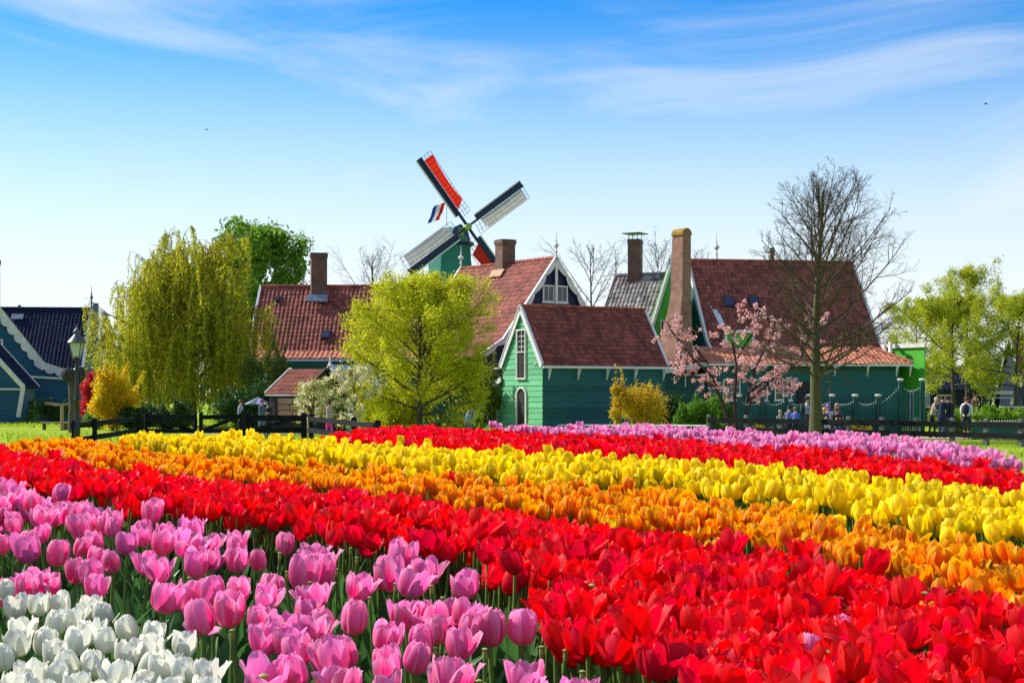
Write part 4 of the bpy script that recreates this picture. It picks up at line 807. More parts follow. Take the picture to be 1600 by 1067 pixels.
for c,dens in DENS.items():
    st=1/math.sqrt(dens); g=random.Random(len(c)*77)
    y=1.35; row=0
    while y<12.8:
        x=-6.0+(row%2)*st/2
        while x<3.4:
            xx=x+g.gauss(0,.27)*st; yy=y+g.gauss(0,.27)*st; x+=st
            z=zc(yy)+.03; px,py=proj(xx,yy,z)
            if px<-260 or px>1820 or py>1330: continue
            py_top=proj(xx,yy,z+.0)[1]
            k=classify(px,py_top)
            if k!=c: continue
            inf=-30<px<1630 and py<1110
            if c in('white',) and inf: continue
            if c=='pink' and inf:
                if py>800 and (g.random()>.16 or py>960): continue
                if np.min(np.hypot(hand_xy[:,0]-xx,hand_xy[:,1]-yy))<.075: continue
            # a path in front of every row: the blooms of a row end before the next row's tops begin
            if c in('yellow','orange','lilac') or (c=='red'):
                pb=proj(xx,yy,zc(yy)-SIZE[c]*.22)[1]
                if classify(px,pb)!=c: continue
            T.append([xx,yy,c,g.choice(MIX[c]),g.uniform(.86,1.14),g.uniform(0,6.28),None])
        y+=st*.866; row+=1
T=[t_ for t_ in T if sdist(np.array([t_[0]]),np.array([t_[1]]))[0]<-.02 or t_[6]]
for (c,px,py,shape,sc) in (('yellow',1509,938,'open',1.0),('orange',1446,938,'half',1.1),('orange',1545,905,'half',1.2),('pink',1105,905,'half',.8),('pink',1330,960,'half',.85),('lilac',1265,985,'closed',.8),('pink',740,820,'half',.8),('red',655,835,'closed',1.0),('pink',1240,760,'half',.8),('red',700,737,'closed',1.0),('orange',1530,752,'open',1.1),('orange',1590,775,'open',1.1),('red',1105,905,'wide',1.1),('yellow',960,812,'half',.9),('red',1175,790,'half',1.0),('red',1400,735,'half',1.1),('pink',1395,757,'half',.8)):
    d=d_of(py); T.append([(px-800)/FPX*d,d,c,shape,sc,px*.7,'stray'])
print('tulips',len(T),{c:sum(t_[2]==c for t_ in T) for c in DENS})
# heights above soil
for t_ in T:
    g=random.Random(int(t_[0]*977)+int(t_[1]*1399)); base=float(ground_z(t_[0],t_[1]))
    if t_[6]: want=zc(t_[1])-SIZE[t_[2]]*t_[4]*.5
    else: want=zc(t_[1])-SIZE[t_[2]]*t_[4]*.5+g.gauss(0,.021)+(.02 if t_[2]=='yellow' else 0)
    t_.append(base); t_.append(want-base)          # soil z, stem length
NAME=dict(pink='pink_tulip',white='white_tulip',red='red_tulip',orange='orange_tulip',yellow='yellow_tulip',lilac='lilac_tulip')
GRP=dict(pink='pink tulips of the front row',white='white tulips in the bottom left corner',red='red tulips of the dense red rows',orange='orange tulips with yellow petal edges',yellow='yellow tulips of the middle row',lilac='lilac pink tulips of the farthest row')
LAB=dict(pink='pink tulip with pale petal edges in the front pink row',white='creamy white closed tulip in the bottom left clump',red='bright red tulip packed among many alike in the broad red row',orange='orange flamed tulip with yellow petal edges in the orange row',yellow='bright yellow tulip in the dense yellow row',lilac='pale lilac pink tulip in the farthest row, near the wooden fence')
groups={c:[t_ for t_ in T if t_[2]==c] for c in DENS}
def inframe(t_):
    px,py=proj(t_[0],t_[1],zc(t_[1])); return -25<px<1625 and py<1105
# petal meshes for the near tulips, shared
PMESH={}
def petal_mesh(c,shape,inner,var):
    k=(c,shape,inner,var)
    if k not in PMESH:
        V,F,uv=petal_geo(shape,9,6,var*31+hash_(shape)+5*inner,.37 if not inner else .35,1.0 if not inner else .86)
        PMESH[k]=mesh_np('petal',V*SIZE[c],F,[PM[c]],smooth=True,uv=uv)
    return PMESH[k]
def hash_(s): return sum(ord(q)*(i+1) for i,q in enumerate(s))
SMESH=[];LMESH=[]
for k in range(5):
    g=np.random.default_rng(k+40); b_=g.normal(0,.014,2); pts=[(b_[0]*math.sin(math.pi*t),b_[1]*math.sin(math.pi*t),t) for t in np.linspace(0,1,6)]
    V,F=tube_geo(pts,[.0050,.0044,.0042,.004,.0040,.0050],7); SMESH.append(mesh_np('stem',V,F,[M_stem],smooth=True))
for k in range(8):
    V,F=leaf_geo(k+90,9,4,.26+.012*k,.024+.001*k); LMESH.append(mesh_np('leaf',V,F,[M_tleaf],smooth=True))
B=MB(); B.lathe([(.004,-.004),(.0055,.0),(.0062,.012),(.0048,.022),(.007,.024),(.0075,.028),(.003,.031)],(0,0,0),8); PISTIL=B.mesh('pistil',M_pod,True)
ORD=['','first','second','third','fourth','fifth','sixth','seventh','eighth','ninth','tenth','eleventh','twelfth','thirteenth','fourteenth','fifteenth','sixteenth','seventeenth','eighteenth','nineteenth','twentieth']
def detailed(t_,label):
    x,y,c,shape,sc,rot,_,z0,sh=t_; g=random.Random(int(x*7919+y*104729))
    r=thing(NAME[c],label,'tulip',(x,y,z0),rot,GRP[c])
    tilt=Matrix.Rotation(g.gauss(0,.15),4,'X')@Matrix.Rotation(g.gauss(0,.15),4,'Y')
    top=Matrix.Translation((0,0,sh-.003))
    for k in range(6):
        inner=k>=3; s2=shape
        if shape=='wide' and inner: s2='open'
        if shape in('open','wide') and g.random()<.3: s2='half'
        if shape=='half' and g.random()<.18: s2='open'
        o=bpy.data.objects.new('petal',petal_mesh(c,s2,inner,g.randrange(5))); COL.objects.link(o); o.parent=r
        o.matrix_local=top@tilt@Matrix.Rotation(k*2.0944+(1.047 if inner else 0)+g.gauss(0,.1),4,'Z')@Matrix.Rotation(g.gauss(0,.05),4,'Y')@Matrix.Scale(sc*g.uniform(.93,1.05),4)
    o=bpy.data.objects.new('stem',g.choice(SMESH)); COL.objects.link(o); o.parent=r; o.scale=(1,1,sh)
    for k in range(g.choice((2,2,3))):
        o=bpy.data.objects.new('leaf',g.choice(LMESH)); COL.objects.link(o); o.parent=r; q=g.uniform(.75,1.15); o.scale=(q,q,min(q,sh/.34)); o.rotation_euler=(0,0,g.uniform(0,6.28)); o.location=(0,0,g.uniform(.0,.05))
    if shape in('open','wide'): o=bpy.data.objects.new('pistil',PISTIL); COL.objects.link(o); o.parent=r; o.location=(0,0,sh+.002)
# templates for mid and far tulips
TM={};TF={}
for c in DENS:
    TM[c]=[];TF[c]=[]
    for v in range(7):
        shp=MIX[c][v%len(MIX[c])]
        TM[c].append(template(c,shp,100+v*11+len(c),6,4,5,2,5)); TF[c].append(template(c,shp,300+v*13+len(c),4,2,3,1,2))
MM={c:[mesh_np(NAME[c],*TM[c][v][:2],[PM[c],M_stem,M_tleaf],mi=TM[c][v][3],smooth=True,uv=TM[c][v][2]) for v in range(7)] for c in DENS}
for c,lst in groups.items():
    vis=sorted([t_ for t_ in lst if inframe(t_)],key=lambda t_:t_[1]/t_[4])
    top_=vis[:298]; rest=[t_ for t_ in lst if id(t_) not in {id(q) for q in top_}]
    near=[t_ for t_ in top_ if t_[1]<(3.9 if c in('pink','white') else 3.05)]
    labels={}
    if c in('pink','white'):                      # name each one by its place in the line it stands in
        hh=sorted(top_,key=lambda t_:t_[1]); nb=max(1,math.ceil(len(hh)/15)); 
        lines=[hh[i*len(hh)//nb:(i+1)*len(hh)//nb] for i in range(nb)]
        for li,l_ in enumerate(lines):
            for qi,t_ in enumerate(sorted(l_,key=lambda t_:t_[0]/t_[1])):
                st_={'closed':'closed','half':'half open','open':'wide open'}[t_[3]] if t_[3]!='wide' else 'wide open'
                lname='front line' if li==0 else ('rearmost line' if li==nb-1 else ORD[li+1]+' line back')
                labels[id(t_)]=f"{st_} {c} tulip, {ORD[min(qi+1,20)]} from the left in the {lname}"
    for t_ in near: detailed(t_,labels.get(id(t_),LAB[c]))
    nid={id(t_) for t_ in near}
    for t_ in top_:
        if id(t_) in nid: continue
        g=random.Random(int(t_[0]*7919+t_[1]*104729)); cand=[v for v in range(7) if MIX[c][v%len(MIX[c])]==t_[3]] or [0]
        o=bpy.data.objects.new(NAME[c],MM[c][g.choice(cand)]); COL.objects.link(o); o.location=(t_[0],t_[1],t_[7]+(t_[8]-STEM_H*t_[4])); o.location.z=t_[7]+t_[8]-STEM_H*t_[4]; o.rotation_euler=(g.gauss(0,.04),g.gauss(0,.04),t_[5]); o.scale=(t_[4],)*3
        tag(o,labels.get(id(t_),LAB[c]),'tulip',GRP[c])
    # everything past that: one joined carpet
    Vs=[];Fs=[];UV=[];MI=[];AT=[];b=0
    for i,t_ in enumerate(rest):
        tp=(TM if (t_[1]<5.6 and inframe(t_)) else TF)[c]; v=(i*5+int(t_[0]*100))%7; V,F,uv,mi=tp[v]; V=rotz(V,t_[5])*t_[4]; dz=t_[7]+t_[8]-STEM_H*t_[4]; V=V+np.array([t_[0],t_[1],dz])
        Vs.append(V.astype(np.float32));Fs.append(F+b);UV.append(uv);MI.append(mi);AT.append(np.full(len(F),(i*.61803)%1));b+=len(V)
    if rest:
        me=mesh_np(NAME[c]+'s',np.concatenate(Vs),np.concatenate(Fs),[PM[c],M_stem,M_tleaf],mi=np.concatenate(MI),smooth=True,uv=np.concatenate(UV),attr=np.concatenate(AT))
        tag(link(NAME[c]+'s',me),{'pink':'pink tulips continuing beyond the edges of the picture','white':'white tulips continuing beyond the left edge','red':'carpet of smaller red tulips filling the red rows','orange':'carpet of orange tulips filling the orange row','yellow':'carpet of yellow tulips filling the yellow row','lilac':'carpet of lilac pink tulips at the far end of the bed'}[c],kind='stuff')
        print(c,len(rest),len(me.polygons))
# leaves between the stems of the near rows
Vs=[];Fs=[];AT=[];b=0; g=np.random.default_rng(55); n=0
LG=[leaf_geo(k+500,5,2,.24+.02*(k%4),.022) for k in range(10)]
while n<3600:
    y=1.4+6.0*g.random()**1.3; x=g.uniform(-.36*y-.2,.36*y+.2)
    if sdist(np.array([x]),np.array([y]))[0]>-.05: continue
    V,F=LG[n%10]; V=rotz(V,g.uniform(0,6.28))*g.uniform(.7,1.15)+np.array([x,y,float(bed_z(y))]); Vs.append(V);Fs.append(F+b);AT.append(np.full(len(F),g.random()));b+=len(V);n+=1
me=mesh_np('tulip_leaves',np.concatenate(Vs),np.concatenate(Fs),[M_tleaf],smooth=True,attr=np.concatenate(AT)); tag(link('tulip_leaves',me),'dark green strap leaves crowding between the tulip stems',kind='stuff')
# headless stems with seed heads
SH=[(850,695+60,0)]+[(345,525,0),(450,550,0),(815,605,0),(870,860,0),(1000,830,0),(1205,500,0),(1235,580,0),(1335,625,0),(1420,515,0),(1450,570,0),(1485,450,0),(1510,480,0),(1190,650,0),(1275,955,0),(1350,1050,0),(175,275,0),(348,335,0)]
SH2=[(105,450),(42,515),(72,570),(158,520),(283,455),(325,630),(370,760),(527,690),(573,660),(425,600),(493,905),(710,910),(685,1045),(712,1060),(1057,915),(1130,1005),(945,310),(955,900),(480,640),(215,690)]
PODS=sorted([(a/2.756,680+b_/2.756) for a,b_,_ in SH]+[(500+a/2.756,680+b_/2.756) for a,b_ in SH2],key=lambda q:q[1]); nl=math.ceil(len(PODS)/3)
for li in range(3):
    for qi,(px,py) in enumerate(sorted(PODS[li*nl:(li+1)*nl])):
        d=0.46/((py-HY)/FPX+.012); x=(px-800)/FPX*d; z0=float(ground_z(x,d)); h=CAMH-(py-HY)/FPX*d-z0-.02
        r=thing('seed_head_stem',f"bare tulip stem with green seed head, {ORD[qi+1]} from the left of the {('farther','middle','nearer')[li]} ones",'tulip stem',(x,d,z0),rnd.uniform(0,6),'petalless tulip stems among the pink tulips')
        o=bpy.data.objects.new('stem',rnd.choice(SMESH)); COL.objects.link(o); o.parent=r; o.scale=(.75,.75,h)
        o=bpy.data.objects.new('seed_head',PISTIL); COL.objects.link(o); o.parent=r; o.location=(0,0,h); o.scale=(.72,.72,.6)
V,F,uv=petal_geo('half',9,6,77,.40,1.0); fp=link('fallen_petal',mesh_np('fallen_petal',V*.075,F,[PM['pink']],smooth=True,uv=uv)); d=d_of(930); fp.location=((290-800)/FPX*d,d,zc(d)-.02); fp.rotation_euler=(R(12),R(82),R(-15))
tag(fp,'loose pink petal lying sideways between stems, just above the white clump','petal')
# ------------------------------------------------------------------ trees and shrubs
def seg_mesh(name, S, m, n=5, parent=None):
    """S rows: x0 y0 z0 x1 y1 z1 r0 r1 -> one mesh of frusta"""
    S=np.array(S,float); a=S[:,:3]; b=S[:,3:6]; d=b-a; L_=np.linalg.norm(d,axis=1,keepdims=True)+1e-9; d=d/L_
    up=np.where(np.abs(d[:,2:3])>.9,np.array([[1.,0,0]]),np.array([[0,0,1.]])); u=np.cross(d,up); u/=np.linalg.norm(u,axis=1,keepdims=True)+1e-9; w=np.cross(d,u)
    V=[]
    for (p,r) in ((a,S[:,6:7]),(b+d*S[:,7:8]*.4,S[:,7:8])):
        for j in range(n): t=2*np.pi*j/n; V.append(p+r*(np.cos(t)*u+np.sin(t)*w))
    V=np.stack(V,1); k=len(S); base=np.arange(k)[:,None,None]*(2*n); F=np.array([[j,(j+1)%n,n+(j+1)%n,n+j] for j in range(n)])[None]+base
    me=mesh_np(name,V.reshape(-1,3),F.reshape(-1,4),[m],smooth=n>3); return link(name,me,parent)
def leaves_mesh(name, Pn, size, m, parent, seed=0, droop=0.0, asp=.45, kind=None, jit=.35):
    g=np.random.default_rng(seed); n=len(Pn); Pn=np.asarray(Pn,float); d=g.normal(0,1,(n,3)); d[:,2]-=droop*3; d/=np.linalg.norm(d,axis=1,keepdims=True); e=g.normal(0,1,(n,3)); e-=(e*d).sum(1,keepdims=True)*d; e/=np.linalg.norm(e,axis=1,keepdims=True)
    s=size*g.uniform(1-jit,1+jit,(n,1)); L_=d*s; W_=e*s*asp
    V=np.stack([Pn,Pn+L_*.5+W_*.5,Pn+L_,Pn+L_*.5-W_*.5],1).reshape(-1,3); F=np.arange(4*n).reshape(n,4)
    me=mesh_np(name,V,F,[m],attr=g.random(n)); return link(name,me,parent,kind=kind)
def branch(rs, S, p, d, ln_, r, nseg, curve, wig, collect=None, lvl=0):
    """one limb as a polyline; returns its points"""
    pts=[p.copy()]; d=d.normalized(); st=ln_/nseg
    for i in range(nseg):
        d=(d+Vector((rs.gauss(0,wig),rs.gauss(0,wig),rs.gauss(0,wig)+curve))).normalized(); q=pts[-1]+d*st; t0=1-i/nseg; t1=1-(i+1)/nseg
        S.append((*pts[-1],*q,r*(.25+.75*t0),r*(.25+.75*t1))); pts.append(q)
        if collect is not None: collect.append((q.copy(),d.copy(),lvl,(i+1)/nseg))
    return pts,d
def tree(name,label,cat,loc,H,env,z0,nprim,r0,spec,bark,leafm=None,leaf=None,seed=1,group=None,trunk_bend=.15,up=(.9,.35),minr=.006,nside=4,lean=(0,0),br=.42):
    """spec: list of (count per parent, relative length, curve, wiggle, nseg); env(t) crown half-width at relative height t"""
    rs=random.Random(seed); root=thing(name,label,cat,loc,0,group); S=[];C=[]
    pts=[Vector((0,0,-.15))]; n=9
    for i in range(n): t=(i+1)/n; pts.append(Vector((math.sin(t*3+seed)*trunk_bend*t+lean[0]*t,math.cos(t*2.3+seed)*trunk_bend*t+lean[1]*t,H*t*.96)))
    T_=[]
    for i in range(n):
        ra=r0*(1-.93*(i/n)**.8)+.008; rb=r0*(1-.93*((i+1)/n)**.8)+.008; 
        if i==0: ra=r0*1.3
        T_.append((*pts[i],*pts[i+1],ra,rb))
    seg_mesh('trunk',T_,bark,9,root)
    def at(z):
        t=min(max(z/(H*.96),0),.999)*n; i=int(t); return pts[i].lerp(pts[i+1],t-i) if i>0 else pts[1]*(t)
    az=rs.uniform(0,6.28)
    def sub(p,d,ln_,r,lv):
        if lv>=len(spec): return
        cnt,rel,cu,wg,ns=spec[lv]
        pp,_=branch(rs,S,p,d,ln_,max(r,minr),ns,cu,wg,C,lv)
        if lv+1<len(spec):
            c2=spec[lv+1][0]*(min(1,max(.25,ln_/2.4)) if (lv==0 and br<.3) else 1); c2=int(c2)+(rs.random()<c2-int(c2))
            for k in range(c2):
                t=.18+.8*(k+rs.random())/c2; f=t*(len(pp)-1); i=min(int(f),len(pp)-2); q=pp[i].lerp(pp[i+1],f-i); dd=(pp[i+1]-pp[i]).normalized()
                ax_=dd.cross(Vector((rs.gauss(0,1),rs.gauss(0,1),rs.gauss(0,1)))).normalized(); nd=Matrix.Rotation(rs.uniform(.45,1.0),3,ax_)@dd
                sub(q,nd,ln_*spec[lv+1][1]*(1.15-.75*t)*rs.uniform(.7,1.3),r*.5*(1-.5*t),lv+1)
    for k in range(nprim):
        t=z0+(1-z0)*(k+rs.random()*.6)/nprim; t=min(t,.985) if br>.3 else min(.93,z0+(.93-z0)*((k+rs.random()*.6)/nprim)**1.1); az+=2.4+rs.gauss(0,.3); p=at(H*.96*t); w=env(t)*((1+.22*math.cos(az)) if br<.3 else 1)
        el=up[1]+(up[0]-up[1])*((t-z0)/(1-z0)); d=Vector((math.cos(az)*math.cos(el),math.sin(az)*math.cos(el),math.sin(el)))
        zz=H*.96*t; room=max(.35,(H-zz)*1.02/max(.15,math.sin(el)))
        sub(p,d,min(w/max(.3,math.cos(el)),room)*rs.uniform(.85,1.05),r0*br*(1-.75*t)+.008,0)
    seg_mesh('branches',S,bark if leafm else M_lime,nside,root)
    if leafm is not None:
        num,size,spread,lvmin,dro=leaf; g=np.random.default_rng(seed); cs=[c for c in C if c[2]>=lvmin]; i=g.integers(0,len(cs),num); P0=np.array([tuple(c[0]) for c in cs])[i]+g.normal(0,spread,(num,3))
        leaves_mesh('crown',P0,size,leafm,root,seed,dro)
    return root,S,C
def gp(px,D,dz=0): v=P(px,0,D); return (v.x,D,float(ground_z(v.x,D))+dz)
ell=lambda w,zc_,hh: (lambda t: w*math.sqrt(max(.02,1-((t-zc_)/hh)**2)))
# tall bare lime tree on the right
M_lime=mat('lime_twig',(.11,.075,.05),.85,.25)
tree('bare_tree','tall leafless tree with fine ascending twigs, in front of the large red roofed house','tree',gp(1277,58),9.9,lambda t: float(np.interp(t,[.15,.3,.42,.55,.7,.85,1.0],[2.3,3.3,3.6,3.2,2.4,1.7,.6])),.24,54,.28,[(1,1,.06,.06,7),(10,.42,.05,.10,4),(7,.5,.04,.12,3),(3.4,.5,.02,.14,2)],M_barkG,seed=11,up=(1.25,.22),minr=.0055,nside=3,br=.25,trunk_bend=.28)
# yellow-green maple in the middle
M_lf1=leafmat('yellow_green_leaf',(.64,.61,.02),(.48,.53,.02),.52)
tree('leafy_tree','round yellow green tree in fresh leaf, left of the green clapboard house','tree',gp(656,64),6.3,lambda t: float(np.interp(t,[.1,.25,.45,.65,.85,1],[2.7,3.2,3.15,2.45,1.45,.5])),.13,40,.14,[(1,1,.05,.08,5),(8,.45,.03,.12,3),(5,.5,.0,.15,2)],M_bark,M_lf1,(100000,.105,.15,1,.15),seed=17,up=(1.15,.25))
# horse chestnut behind the red roof
M_lf2=leafmat('fresh_green_leaf',(.13,.27,.02),(.20,.36,.03),.45)
tree('leafy_tree','mid green tree with big leaves rising behind the long red roof','tree',gp(410,104),12.4,lambda t: 3.35*math.sqrt(max(.05,1-((t-.72)/.34)**2)),.42,26,.3,[(1,1,.05,.08,5),(7,.45,.03,.12,3),(5,.5,.0,.15,2)],M_bark,M_lf2,(26000,.32,.28,1,.3),seed=8,up=(1.2,.2))
# weeping willow
def willow():
    rs=random.Random(21); loc=gp(293,80); root=thing('willow_tree','large weeping willow with yellow green curtains of hanging shoots','tree',loc); root.scale=(1.44,1.2,1.16); S=[];T_=[];Lf=[]
    tr=[Vector((0,0,-.2)),Vector((.05,0,1.2)),Vector((-.15,.1,2.4)),Vector((-.35,.1,3.6)),Vector((-.3,0,5.0)),Vector((.1,0,6.6))]; rr=[.36,.27,.24,.2,.14,.05]
    for i in range(5): T_.append((*tr[i],*tr[i+1],rr[i],rr[i+1]))
    seg_mesh('trunk',T_,M_bark,9,root); tips=[]
    az=0
    for k in range(26):
        t=.25+.75*k/26; i=min(int(t*5),4); p=tr[i].lerp(tr[i+1],t*5-i); az+=2.4; el=.55+.55*t; ln_=(3.7-1.1*t)*rs.uniform(.75,1.08)
        if math.cos(az)>.2: ln_*=.9
        d=Vector((math.cos(az)*math.cos(el),.75*math.sin(az)*math.cos(el),math.sin(el)))
        pp,_=branch(rs,S,p,d,ln_*1.25,.085*(1.2-t*.6),7,-.02,.10)
        for q in range(13):
            f=(.35+.65*rs.random())*(len(pp)-1); i2=min(int(f),len(pp)-2); c=pp[i2].lerp(pp[i2+1],f-i2); dd=(pp[i2+1]-pp[i2]).normalized()
            nd=(dd+Vector((rs.gauss(0,.6),rs.gauss(0,.6),rs.gauss(.1,.4)))).normalized(); p2,_=branch(rs,S,c,nd,rs.uniform(.5,1.3),.022,4,-.10,.14); tips+=p2[1:]
    g=np.random.default_rng(3); 
    for k in range(2000):
        p=rs.choice(tips); p=Vector(p); sl_=rs.uniform(.5,1)*min(p.z-.1,rs.choice((1.0,1.8,2.8,3.8,5.0))); ns=max(3,int(sl_/.35)); q=p.copy(); d=Vector((rs.gauss(0,.5),rs.gauss(0,.5),.25)); 
        sway=rs.gauss(.0,.05)
        for i in range(ns):
            d=(d*.55+Vector((sway+rs.gauss(0,.05),rs.gauss(0,.05),-.75))); d.normalize(); q2=q+d*sl_/ns; S.append((*q,*q2,.006,.005)); 
            for _ in range(max(2,int(sl_/ns/.030))): Lf.append(tuple(q.lerp(q2,rs.random())))
            q=q2
    seg_mesh('branches',S,M_twig2,3,root); Lf=np.array(Lf)+g.normal(0,.03,(len(Lf),3)); print('willow leaves',len(Lf),'segs',len(S))
    leaves_mesh('crown',Lf,.14,leafmat('willow_leaf',(.60,.56,.02),(.44,.47,.02),.55),root,4,.9,.26)
willow()
# pink flowering cherry
M_bloss=leafmat('pink_blossom',(.88,.46,.50),(.92,.66,.66),.35,.6)
def cherry():
    rs=random.Random(4); loc=gp(1148,66); root=thing('cherry_tree','small cherry tree with clusters of pale pink blossom, before the tall arched chimney','tree',loc); root.scale=(1.04,1.0,1.03); S=[];C=[]
    stems=[(-.35,[(-.1,0,0),(-.5,0,1.3),(-.9,.1,2.4),(-1.7,.2,3.2),(-2.5,.2,4.2),(-2.8,.1,4.7)]),(.0,[(.05,0,0),(.0,0,1.6),(.1,.1,2.8),(-.1,.1,4.0),(.3,0,5.0)]),(.4,[(.1,0,0),(.5,.1,1.3),(.8,0,2.7),(1.3,-.1,3.7),(1.9,0,4.7)]),(.6,[(.15,0,0),(.7,0,1.5),(1.7,.1,2.4),(2.7,.1,3.1),(3.4,0,4.4)]),(.2,[(.5,0,1.7),(1.2,0,2.2),(2.0,0,2.1),(2.5,0,1.7)]),(.1,[(-.7,0,2.0),(-1.2,.3,2.2),(-1.9,.3,2.6),(-2.4,.2,2.9)]),(.1,[(0,0,2.5),(.3,.4,3.5),(.9,.5,4.4),(1.1,.4,5.2)])]
    for _,pl in stems:
        pl=[Vector(p) for p in pl]
        for i in range(len(pl)-1):
            ra=.065*(1-i/len(pl))+.012; rb=.065*(1-(i+1)/len(pl))+.012; S.append((*pl[i],*pl[i+1],ra,rb))
            if i>=1:
                for k in range(9):
                    c=pl[i].lerp(pl[i+1],rs.random()); d=Vector((rs.gauss(0,1),rs.gauss(0,1),rs.gauss(.4,.7))).normalized(); pp,_=branch(rs,S,c,d,rs.uniform(.35,1.05),.014,4,.03,.15); C+=pp[2:]
    seg_mesh('trunk',S,mat('dark_cherry_bark',(.05,.028,.025),.85,.2,bump=.4),5,root)
    g=np.random.default_rng(9); Pn=[]
    for c in C:
        if g.random()<.72:
            k=g.integers(10,34); v=g.normal(0,1,(k,3)); v/=np.linalg.norm(v,axis=1,keepdims=True); Pn.append(np.array(tuple(c))+v*g.uniform(.05,.15)*g.uniform(.5,1,(k,1)))
    Pn=np.concatenate(Pn); leaves_mesh('blossom',Pn,.085,M_bloss,root,2,0,.85)
    i=g.integers(0,len(Pn),1200); leaves_mesh('young_leaves',Pn[i]+g.normal(0,.05,(1200,3)),.09,leafmat('bronze_leaf',(.45,.17,.05),(.5,.3,.05),.4),root,5)
cherry()
# white blossom tree by the shed
def blossom_tree(label,loc,H,w,n,m,seed):
    r_,S,C=tree('blossom_tree',label,'tree',loc,H,lambda t:w*math.sqrt(max(.05,1-((t-.6)/.5)**2)),.2,16,.06,[(1,1,.03,.12,4),(6,.5,.0,.15,3),(3,.5,0,.15,2)],M_bark,leafmat('spring_leaf',(.42,.45,.04),(.3,.38,.03),.5),(3500,.08,.1,1,.1),seed=seed)
    g=np.random.default_rng(seed); cs=[c for c in C if c[2]>=1]; Pn=[]
    for k in range(n): 
        c=cs[g.integers(0,len(cs))][0]; q=g.integers(4,12); Pn.append(np.array(tuple(c))+g.normal(0,.045,(q,3)))
    leaves_mesh('blossom',np.concatenate(Pn),.07,m,r_,seed,0,.9)
M_wb=leafmat('cream_blossom',(.92,.80,.62),(.95,.88,.72),.5)
blossom_tree('small tree with cream white blossom in front of the dark shed',gp(486,62),2.1,.85,420,M_wb,31)
blossom_tree('leafing shrub tree with cream blossom, between garden hut and yellow green tree',gp(552,62.5),2.7,1.2,420,M_wb,32)
# light trees at the right edge
M_lf3=leafmat('pale_lime_leaf',(.50,.52,.03),(.38,.46,.025),.5)
for i,(px,D,H,w,n,s_,lab) in enumerate(((1490,97,7.7,4.4,60000,41,'spreading lime green tree right of the bright green annex'),(1512,99,9.6,2.6,18000,42,'tall thin leafed tree rising above its neighbours at the right'),(1588,92,7.2,3.3,38000,43,'light green tree with forked pale trunk at the right edge'),(1430,104,7.4,2.8,16000,44,'light green tree showing just above the flat annex roof'))):
    tree('leafy_tree',lab,'tree',gp(px,D),H,(lambda w:(lambda t:w*math.sqrt(max(.06,1-((t-.58)/.46)**2))))(w),.30,22,.15,[(1,1,.04,.08,5),(8,.45,.03,.12,3),(5,.5,.0,.15,2)],M_bark,M_lf3,(n,.12,.12,1,.1),seed=s_,up=(1.2,.2),group='light green trees right of the houses')
# distant bare trees over the roofs
for i,(px,D,H,w,s_,lab) in enumerate(((583,125,13.0,4.0,51,'distant bare tree between the long red roof and the windmill'),(925,120,13.3,4.0,52,'distant bare tree between navy gable and grey tiled roof'),(1030,135,15.0,3.8,53,'distant bare tree behind the capped chimney'),(1085,150,15.5,3.2,54,'faint distant bare tree right of the arched chimney'),(880,140,11.0,2.6,55,'distant bare tree just behind the navy gable finial'))):
    tree('bare_tree',lab,'tree',gp(px,D),H,(lambda w:(lambda t:w*math.sqrt(max(.06,1-((t-.62)/.42)**2))))(w),.3,20,.2,[(1,1,.05,.08,5),(8,.5,.03,.12,3),(5,.5,.0,.15,2)],M_bark,seed=s_,up=(1.2,.4),minr=.012,nside=3,group='bare trees behind the roofs')
# shrubs
def shrub(name,label,loc,w,d,h,n,size,m,seed,cat='shrub',flowers=None,twigs=True,low=.1,group=None,asp=.5):
    g=np.random.default_rng(seed); root=thing(name,label,cat,loc,0,group); rs=random.Random(seed); S=[]
    k=max(6,int(w*9)); lobes=[(g.uniform(-.5,.5)*w*.8,g.uniform(-.5,.5)*d*.8,h*g.uniform(.35,.95)) for _ in range(k)]; Pn=[]
    for (x,y,z) in lobes:
        S.append((x*.2,y*.2,0,x,y,z,.02,.006)); r_=g.uniform(.18,.34)*min(w,h)*.75+.06; q=n//k
        v=g.normal(0,1,(q,3)); v/=np.linalg.norm(v,axis=1,keepdims=True); P0=np.array([x,y,z*.78])+v*r_*g.uniform(.35,1.08,(q,1))**.6*np.array([1,1,1.05]); 
        t=g.random((q//3,1)); P1=np.array([x*.2,y*.2,0])*(1-t)+np.array([x,y,z])*t+g.normal(0,.1*min(w,1.5),(q//3,3)); Pn+=[P0,P1]
    for _ in range(int(7*w)):
        x,y,z=lobes[g.integers(0,k)]; L0=h*g.uniform(.18,.42); dx,dy=g.normal(0,.22,2)*L0; S.append((x,y,z*.8,x+dx,y+dy,z*.8+L0,.008,.004)); q=int(n*.016)+8; t=g.random((q,1)); Pn.append(np.array([x,y,z*.8])+t*np.array([dx,dy,L0])+g.normal(0,.05,(q,3))*(1.2-t*.6))
    Pn=np.concatenate(Pn); Pn=Pn[Pn[:,2]>low*h*.3]
    seg_mesh('stems',S,M_twig2,4,root); leaves_mesh('foliage',Pn,size,m,root,seed,0,asp)
    if flowers: fn,fs,fm=flowers; i=g.integers(0,len(Pn),fn); leaves_mesh('blossom',Pn[i]+g.normal(0,.02,(fn,3)),fs,fm,root,seed+1,0,.9)
    return root
